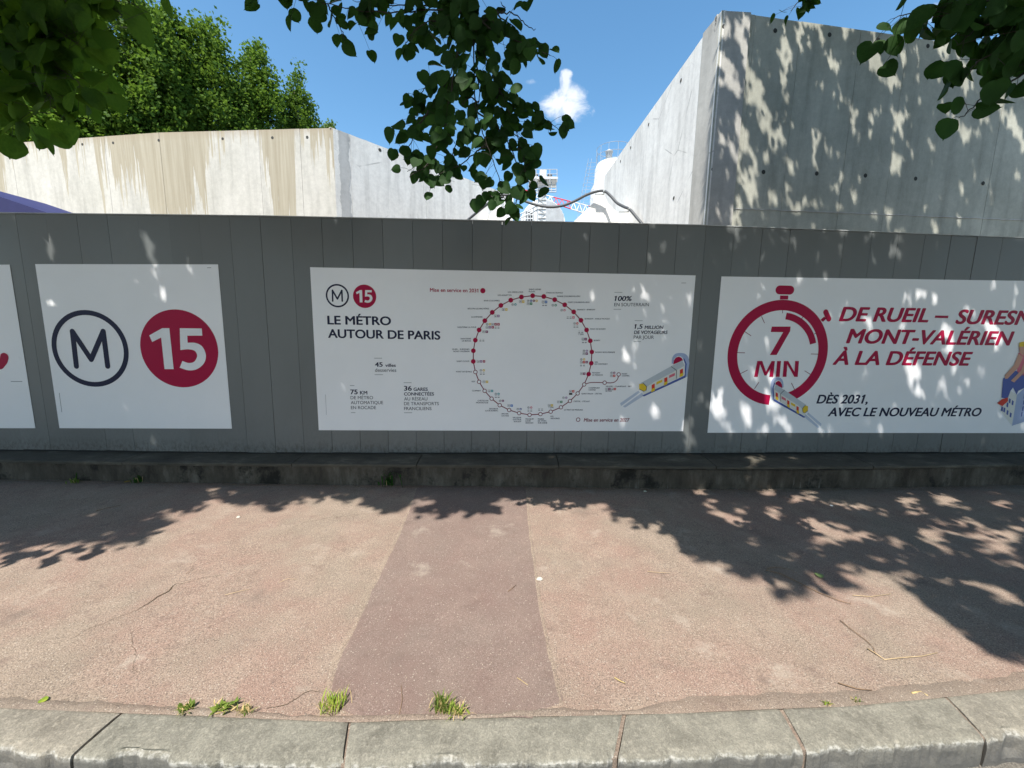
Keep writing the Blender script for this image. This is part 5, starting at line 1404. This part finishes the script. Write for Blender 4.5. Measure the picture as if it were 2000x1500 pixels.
def canopy(parent, lo, hi, n, key, size=(.075, .105)):
    lo, hi = np.array(lo, float), np.array(hi, float)
    S = np.array(SUN); got = []
    P = lo+(hi-lo)*rng.random((n, 3))
    # keep to a rounded, lumpy crown
    c = (lo+hi)/2; h = (hi-lo)/2; q = np.abs((P-c)/h); P = P[(q**3.2).sum(1) < 1.25]
    # shadow hit
    fy = np.interp(P[:, 0], [-14, -2.5, 1.95, 14], [3.946, 3.946, 4.10, 4.94])
    xh = P[:, 0].copy(); 
    for _ in range(3):
        fyh = np.interp(xh, [-14, -2.5, 1.95, 14], [3.946, 3.946, 4.10, 4.94]); t_ = (fyh-P[:, 1])/(-S[1]); xh = P[:, 0]-S[0]*t_
    zh = P[:, 2]-S[2]*t_
    surf = np.full(len(P), 3); H = np.zeros_like(P)
    behind = t_ < 0
    tg = P[:, 2]/S[2]; gnd = P-S*tg[:, None]
    g = (~behind) & (zh < .0); surf[g] = 0; H[g] = gnd[g]
    f = (~behind) & (zh >= .0) & (zh < 2.69); surf[f] = 1; H[f] = (P-S*t_[:, None])[f]
    ov = behind | (zh >= 2.69)
    A, B = np.array([RC.x, RC.y]), np.array([R1.x, R1.y]); dn = B-A; nn_ = np.array([dn[1], -dn[0]])
    tb = ((P[:, :2]-A)@nn_)/(S[:2]@nn_); Hb = P-S*tb[:, None]
    onb = ov & (tb > 0) & (Hb[:, 0] > RC.x) & (Hb[:, 2] < ZT) & (Hb[:, 2] > 1); surf[onb] = 2; H[onb] = Hb[onb]
    # roofs of shade that fall on the site ground left of the wall etc. stay open
    u, v = proj(H); u = np.nan_to_num(u, nan=-9999); v = np.nan_to_num(v, nan=9999)
    pr = shade_prob(u, v, surf)
    far = (surf == 0) & (H[:, 1] < 1.75); pr[far] = np.where(np.abs(H[far, 0]) < 3.2, 0., pr[far]); road_ = (surf == 0) & (H[:, 1] < .75); pr[road_] = 1.
    keep = rng.random(len(P)) < pr
    # nothing of the crown in the picture
    uu, vv = proj(P); vis = (~np.isnan(uu)) & (uu > -80) & (uu < 2080) & (vv > -70) & (vv < 1580)
    keep &= ~vis
    P = P[keep]
    print('canopy', key, len(P))
    s = rng.uniform(size[0], size[1], len(P))
    return stuff(leaves_mesh('foliage', P, s, rand_rot(len(P), 1.0, .55), M_leafc, parent))
canopy(ltree, (-11.5, -1.0, 3.4), (-.6, 3.9, 8.2), 150000, 'left')
canopy(rtree, (-1.6, -1.6, 3.4), (10.5, 3.9, 8.2), 172000, 'right low')
canopy(ltree, (-13, -9, 4.6), (1, -1.2, 9), 42000, 'road left', (.12, .16))  # unseen foliage over the road, added to block skylight and deepen the shade
canopy(rtree, (-1, -9, 4.6), (13, -1.2, 9), 42000, 'road right', (.12, .16))  # right half of the added sky-blocking foliage, out of view
canopy(rtree, (1.2, .6, 8.0), (10.5, 6.2, 12.5), 150000, 'right high', (.08, .11))

# ------------------------------------------------------------------ small things on the ground
def gz(px, py): p = at_z(px, py, 0); p.z = uneven(p.x, p.y)+.003; return p
M_green = m_leaf('weed_green', (.10, .17, .03), (.22, .28, .06), (.25, .35, .06), .3, 30)
M_dgreen = m_leaf('dark_weed_green', (.02, .07, .015), (.04, .11, .02), (.08, .2, .03), .3, 30)
M_straw = flat('dry_straw', (.50, .38, .17), .8, var=.3, scale=40)
M_stick = flat('brown_stick', (.22, .14, .08), .8, var=.3, scale=30)
M_stickp = flat('pale_stick', (.46, .34, .20), .8, var=.2, scale=30)
def weed(px, py, label, nb, hgt, spread, mat, wd=.006, nstraw=8, px2=None):
    hgt *= 1.35; spread *= 1.25; nb = int(nb*1.3); nstraw = int(nstraw*1.8)
    a = gz(px, py); b = gz(*px2) if px2 else a
    t = thing('weed_tuft', label, 'weed', 'weeds along the pavement')
    for nm, cnt, m in (('blades', nb, mat), ('dry_blades', nstraw, M_straw)):
        V = []; F = []
        for i in range(cnt):
            base = a.lerp(b, random.random())+Vector((random.gauss(0, spread*.35), random.gauss(0, spread*.2), 0))
            an = random.uniform(0, 2*math.pi); L_ = hgt*random.uniform(.4, 1.1)*(1 if nm == 'blades' else .8); out = spread*random.uniform(.2, 1.0)
            dr = Vector((math.cos(an), math.sin(an), 0)); sd = Vector((-dr.y, dr.x, 0)); n0 = len(V); w_ = wd*random.uniform(.5, 1.1)*(1 if nm == 'blades' else .4)
            for k in range(5):
                t_ = k/4; p = base+dr*out*t_**1.3+Vector((0, 0, L_*math.sin(t_*1.9)/1.0)); ww = w_*(math.sin(min(1, t_*1.1+.15)*math.pi)+.05)
                V += [p-sd*ww, p+sd*ww]
            F += [(n0+2*k, n0+2*k+1, n0+2*k+3, n0+2*k+2) for k in range(4)]
        stuff(obj(nm, V, F, m, t))
weed(360, 1391, 'yellow green weed rosette at the kerb, leftmost of the kerb weeds', 22, .02, .035, M_green, .006, 10)
weed(425, 1388, 'flat broad bladed green weed lying along the kerb joint', 20, .018, .05, M_green, .008, 6, (450, 1386))
weed(478, 1393, 'mostly dry straw coloured tuft beside the flat green weed', 8, .025, .035, M_green, .003, 40)
weed(640, 1385, 'green grass tuft at the kerb beside the left edge of the dark strip', 55, .04, .05, M_green, .003, 40, (662, 1378))
weed(858, 1385, 'upright green weed tuft at the kerb on the dark strip', 50, .055, .04, M_green, .004, 30, (868, 1395))
weed(893, 1398, 'small spreading yellow weed just right of the upright tuft', 24, .03, .04, M_green, .004, 25)
weed(760, 948, 'dark green spiky weed at the foot of the low wall near the centre', 40, .11, .11, M_dgreen, .009, 4)
weed(835, 944, 'small leafy sprig at the foot of the low wall right of the spiky weed', 16, .05, .05, M_dgreen, .007, 6)
weed(165, 935, 'shaded weed climbing the low wall near the left edge', 30, .12, .09, M_dgreen, .008, 2, (180, 935))
weed(148, 944, 'low yellowish weed at the wall foot, left of the climbing weed', 16, .04, .05, M_green, .006, 4)
weed(270, 943, 'small leafy green weed at the shaded wall foot, third from the left', 18, .06, .06, M_dgreen, .007, 4)
weed(1617, 1378, 'tiny green weed at the kerb among pale grit toward the right', 12, .015, .02, M_green, .003, 8)
weed(1672, 1372, 'tiny dull weed right of the tiny green weed at the kerb', 10, .012, .02, M_green, .003, 10)
def stick(P, label, mat, r=.0022):
    pts = [gz(*p)+Vector((0, 0, .003+.004*random.random())) for p in P]; mb = MB(); mb.tube(pts, list(np.linspace(r, r*.6, len(pts))), 5)
    tag(mb.build('twig', mat, None, True), label, 'twig', 'twigs fallen on the pavement')
stick([(1640, 1214), (1662, 1232), (1690, 1252), (1706, 1268), (1709, 1280)], 'long thin brown twig slanting above the bent pale twig at lower right', M_stick)
stick([(1694, 1269), (1712, 1280), (1727, 1290), (1760, 1287), (1800, 1284), (1830, 1278)], 'pale bent twig shaped like a shallow V at lower right', M_stickp, .003)
stick([(1636, 1337), (1655, 1343), (1676, 1349), (1703, 1350)], 'short reddish twig lying between the bent twig and the kerb', M_stick, .0025)
stick([(1495, 1115), (1525, 1123), (1555, 1138), (1600, 1160), (1640, 1176), (1662, 1182)], 'long curving dark twig in the shade edge at right', M_stick, .003)
stick([(1498, 1112), (1520, 1110), (1540, 1114), (1556, 1121)], 'short dark twig lying over the upper end of the long curving twig', M_stick)
stick([(1665, 1165), (1700, 1167), (1740, 1163)], 'thin straight pale twig on the pale worn spot', M_stickp)
stick([(440, 1163), (470, 1156), (490, 1152)], 'fine pale straw twig left of the dark strip', M_stickp, .0016)
stick([(364, 1122), (372, 1116), (378, 1108)], 'tiny curved dark twig beside the wide crack at left', M_stick, .0016)
stick([(545, 1140), (562, 1133), (580, 1134)], 'faint pale straw twig in the sun right of the fine straw', M_stickp, .0013)
stick([(992, 1158), (1000, 1152), (1008, 1145)], 'small dark twig on the dark strip', M_stick, .002)
stick([(780, 1398), (786, 1370), (784, 1345), (783, 1340)], 'thin brown stem lying across the dark strip near the kerb', M_stick, .0015)
stick([(1010, 1327), (1020, 1333), (1031, 1341)], 'yellow straw piece on the dark strip near its right edge', M_straw, .0016)
stick([(1200, 1326), (1212, 1333), (1221, 1337)], 'short fat yellow straw right of the dark strip', M_straw, .003)
stick([(1265, 1118), (1285, 1120), (1310, 1121)], 'pale stalk lying in the sun right of the dark strip', M_stickp, .0018)
stick([(1781, 1356), (1798, 1352), (1812, 1360)], 'curled yellow dry seed wing at the kerb on the right', M_straw, .004)
stick([(188, 1000), (210, 994), (236, 989)], 'dark twig in the shade at the left', M_stick, .0022)
# a pale stone chip and a few fallen leaves
def chip(px, py, s, label, mat, cat='stone'):
    p = gz(px, py); mb = MB(); k = 7; z = []
    v = [(p.x+s*math.cos(t)*random.uniform(.7, 1.2), p.y+s*.7*math.sin(t)*random.uniform(.7, 1.2), p.z) for t in np.linspace(0, 2*math.pi, k+1)[:-1]]
    v2 = [(p.x+(a_-p.x)*.7, p.y+(b_-p.y)*.7, p.z+s*.45*random.uniform(.8, 1.1)) for a_, b_, _ in v]
    mb.add(v+v2, [tuple(range(k, 2*k))]+[(i, (i+1) % k, k+(i+1) % k, k+i) for i in range(k)]); tag(mb.build('stone_chip' if cat == 'stone' else 'scrap', mat), label, cat)
M_stone = flat('pale_stone', (.55, .52, .45), .8)
chip(1053, 1132, .022, 'flat pale stone chip on the right edge of the dark strip', M_stone)
chip(466, 1011, .018, 'white pebble in the sun near the left shade edge', M_stone)
chip(1624, 989, .016, 'white paper scrap in the shade below the stopwatch poster', flat('white_paper', (.7, .7, .68), .7), 'scrap')
chip(1260, 960, .018, 'pale dry leaf scrap at the wall foot right of centre', flat('pale_leaf_scrap', (.45, .47, .36), .7), 'scrap')
chip(1109, 946, .018, 'yellow leaf scrap at the wall foot near the centre', flat('yellow_leaf_scrap', (.5, .36, .08), .7), 'scrap')
def fallen(px, py, s, mat, label):
    p = gz(px, py); an = random.uniform(0, 6.28); V = HV.copy(); V[:, 2] = V[:, 2]*.5+.06
    c_, s_ = math.cos(an), math.sin(an); W = [(p.x+s*(v[0]*c_-v[1]*s_), p.y+s*(v[0]*s_+v[1]*c_), p.z+s*v[2]+.004) for v in V]
    tag(obj('fallen_leaf', W, HF, mat, None, True), label, 'leaf', 'leaves fallen on the pavement')
M_fl = flat('fallen_green_leaf', (.22, .30, .10), .7)
fallen(1598, 1122, .05, M_fl, 'green fallen leaf beside the long curving twig in the shade')
fallen(82, 1374, .03, M_green, 'small bright green leaf at the kerb near the left edge')
fallen(243, 944, .05, flat('yellow_fallen_leaf', (.35, .24, .05), .7), 'yellow fallen leaf at the shaded wall foot on the left')
# dry bud scales and straw scattered over everything
def litter(n, label, mat, lo, hi, wallbias=False):
    x = rng.uniform(-5.5, 7, n); V = np.zeros((n, 4, 3)); 
    ylo = np.interp(x, KX, KI); yhi = np.interp(x, FX, FY)
    f = rng.random(n)
    if wallbias: f = 1-np.abs(rng.normal(size=n))*.03
    y = ylo+(yhi-ylo)*np.clip(f, 0, .995)
    an = rng.uniform(0, math.pi, n); L_ = rng.uniform(lo, hi, n); w_ = L_*rng.uniform(.18, .5, n)
    z = np.array([uneven(a_, b_) for a_, b_ in zip(x, y)])+.0065
    dx, dy = np.cos(an), np.sin(an); tl = rng.uniform(-.3, .3, (n, 2))
    for k, (a_, b_) in enumerate(((-1, -.5), (1, -.4), (.9, .6), (-.8, .5))):
        V[:, k, 0] = x+dx*L_*a_-dy*w_*b_; V[:, k, 1] = y+dy*L_*a_+dx*w_*b_; V[:, k, 2] = z+tl[:, 0]*a_*L_*.4+np.abs(tl[:, 1]*b_*w_*.4)+.0006
    Fc = np.arange(4*n).reshape(n, 4)
    stuff(obj_np('dry_litter', V.reshape(-1, 3), Fc, mat), label, 'litter')
litter(6500, 'tiny pale straw flakes scattered over the whole pavement', flat('pale_flakes', (.46, .38, .28), .85, var=.35, scale=9), .0012, .0045)
litter(1500, 'brown dry scraps gathered along the foot of the low wall', flat('brown_scraps', (.20, .14, .08), .9, var=.4, scale=30), .004, .013, True)
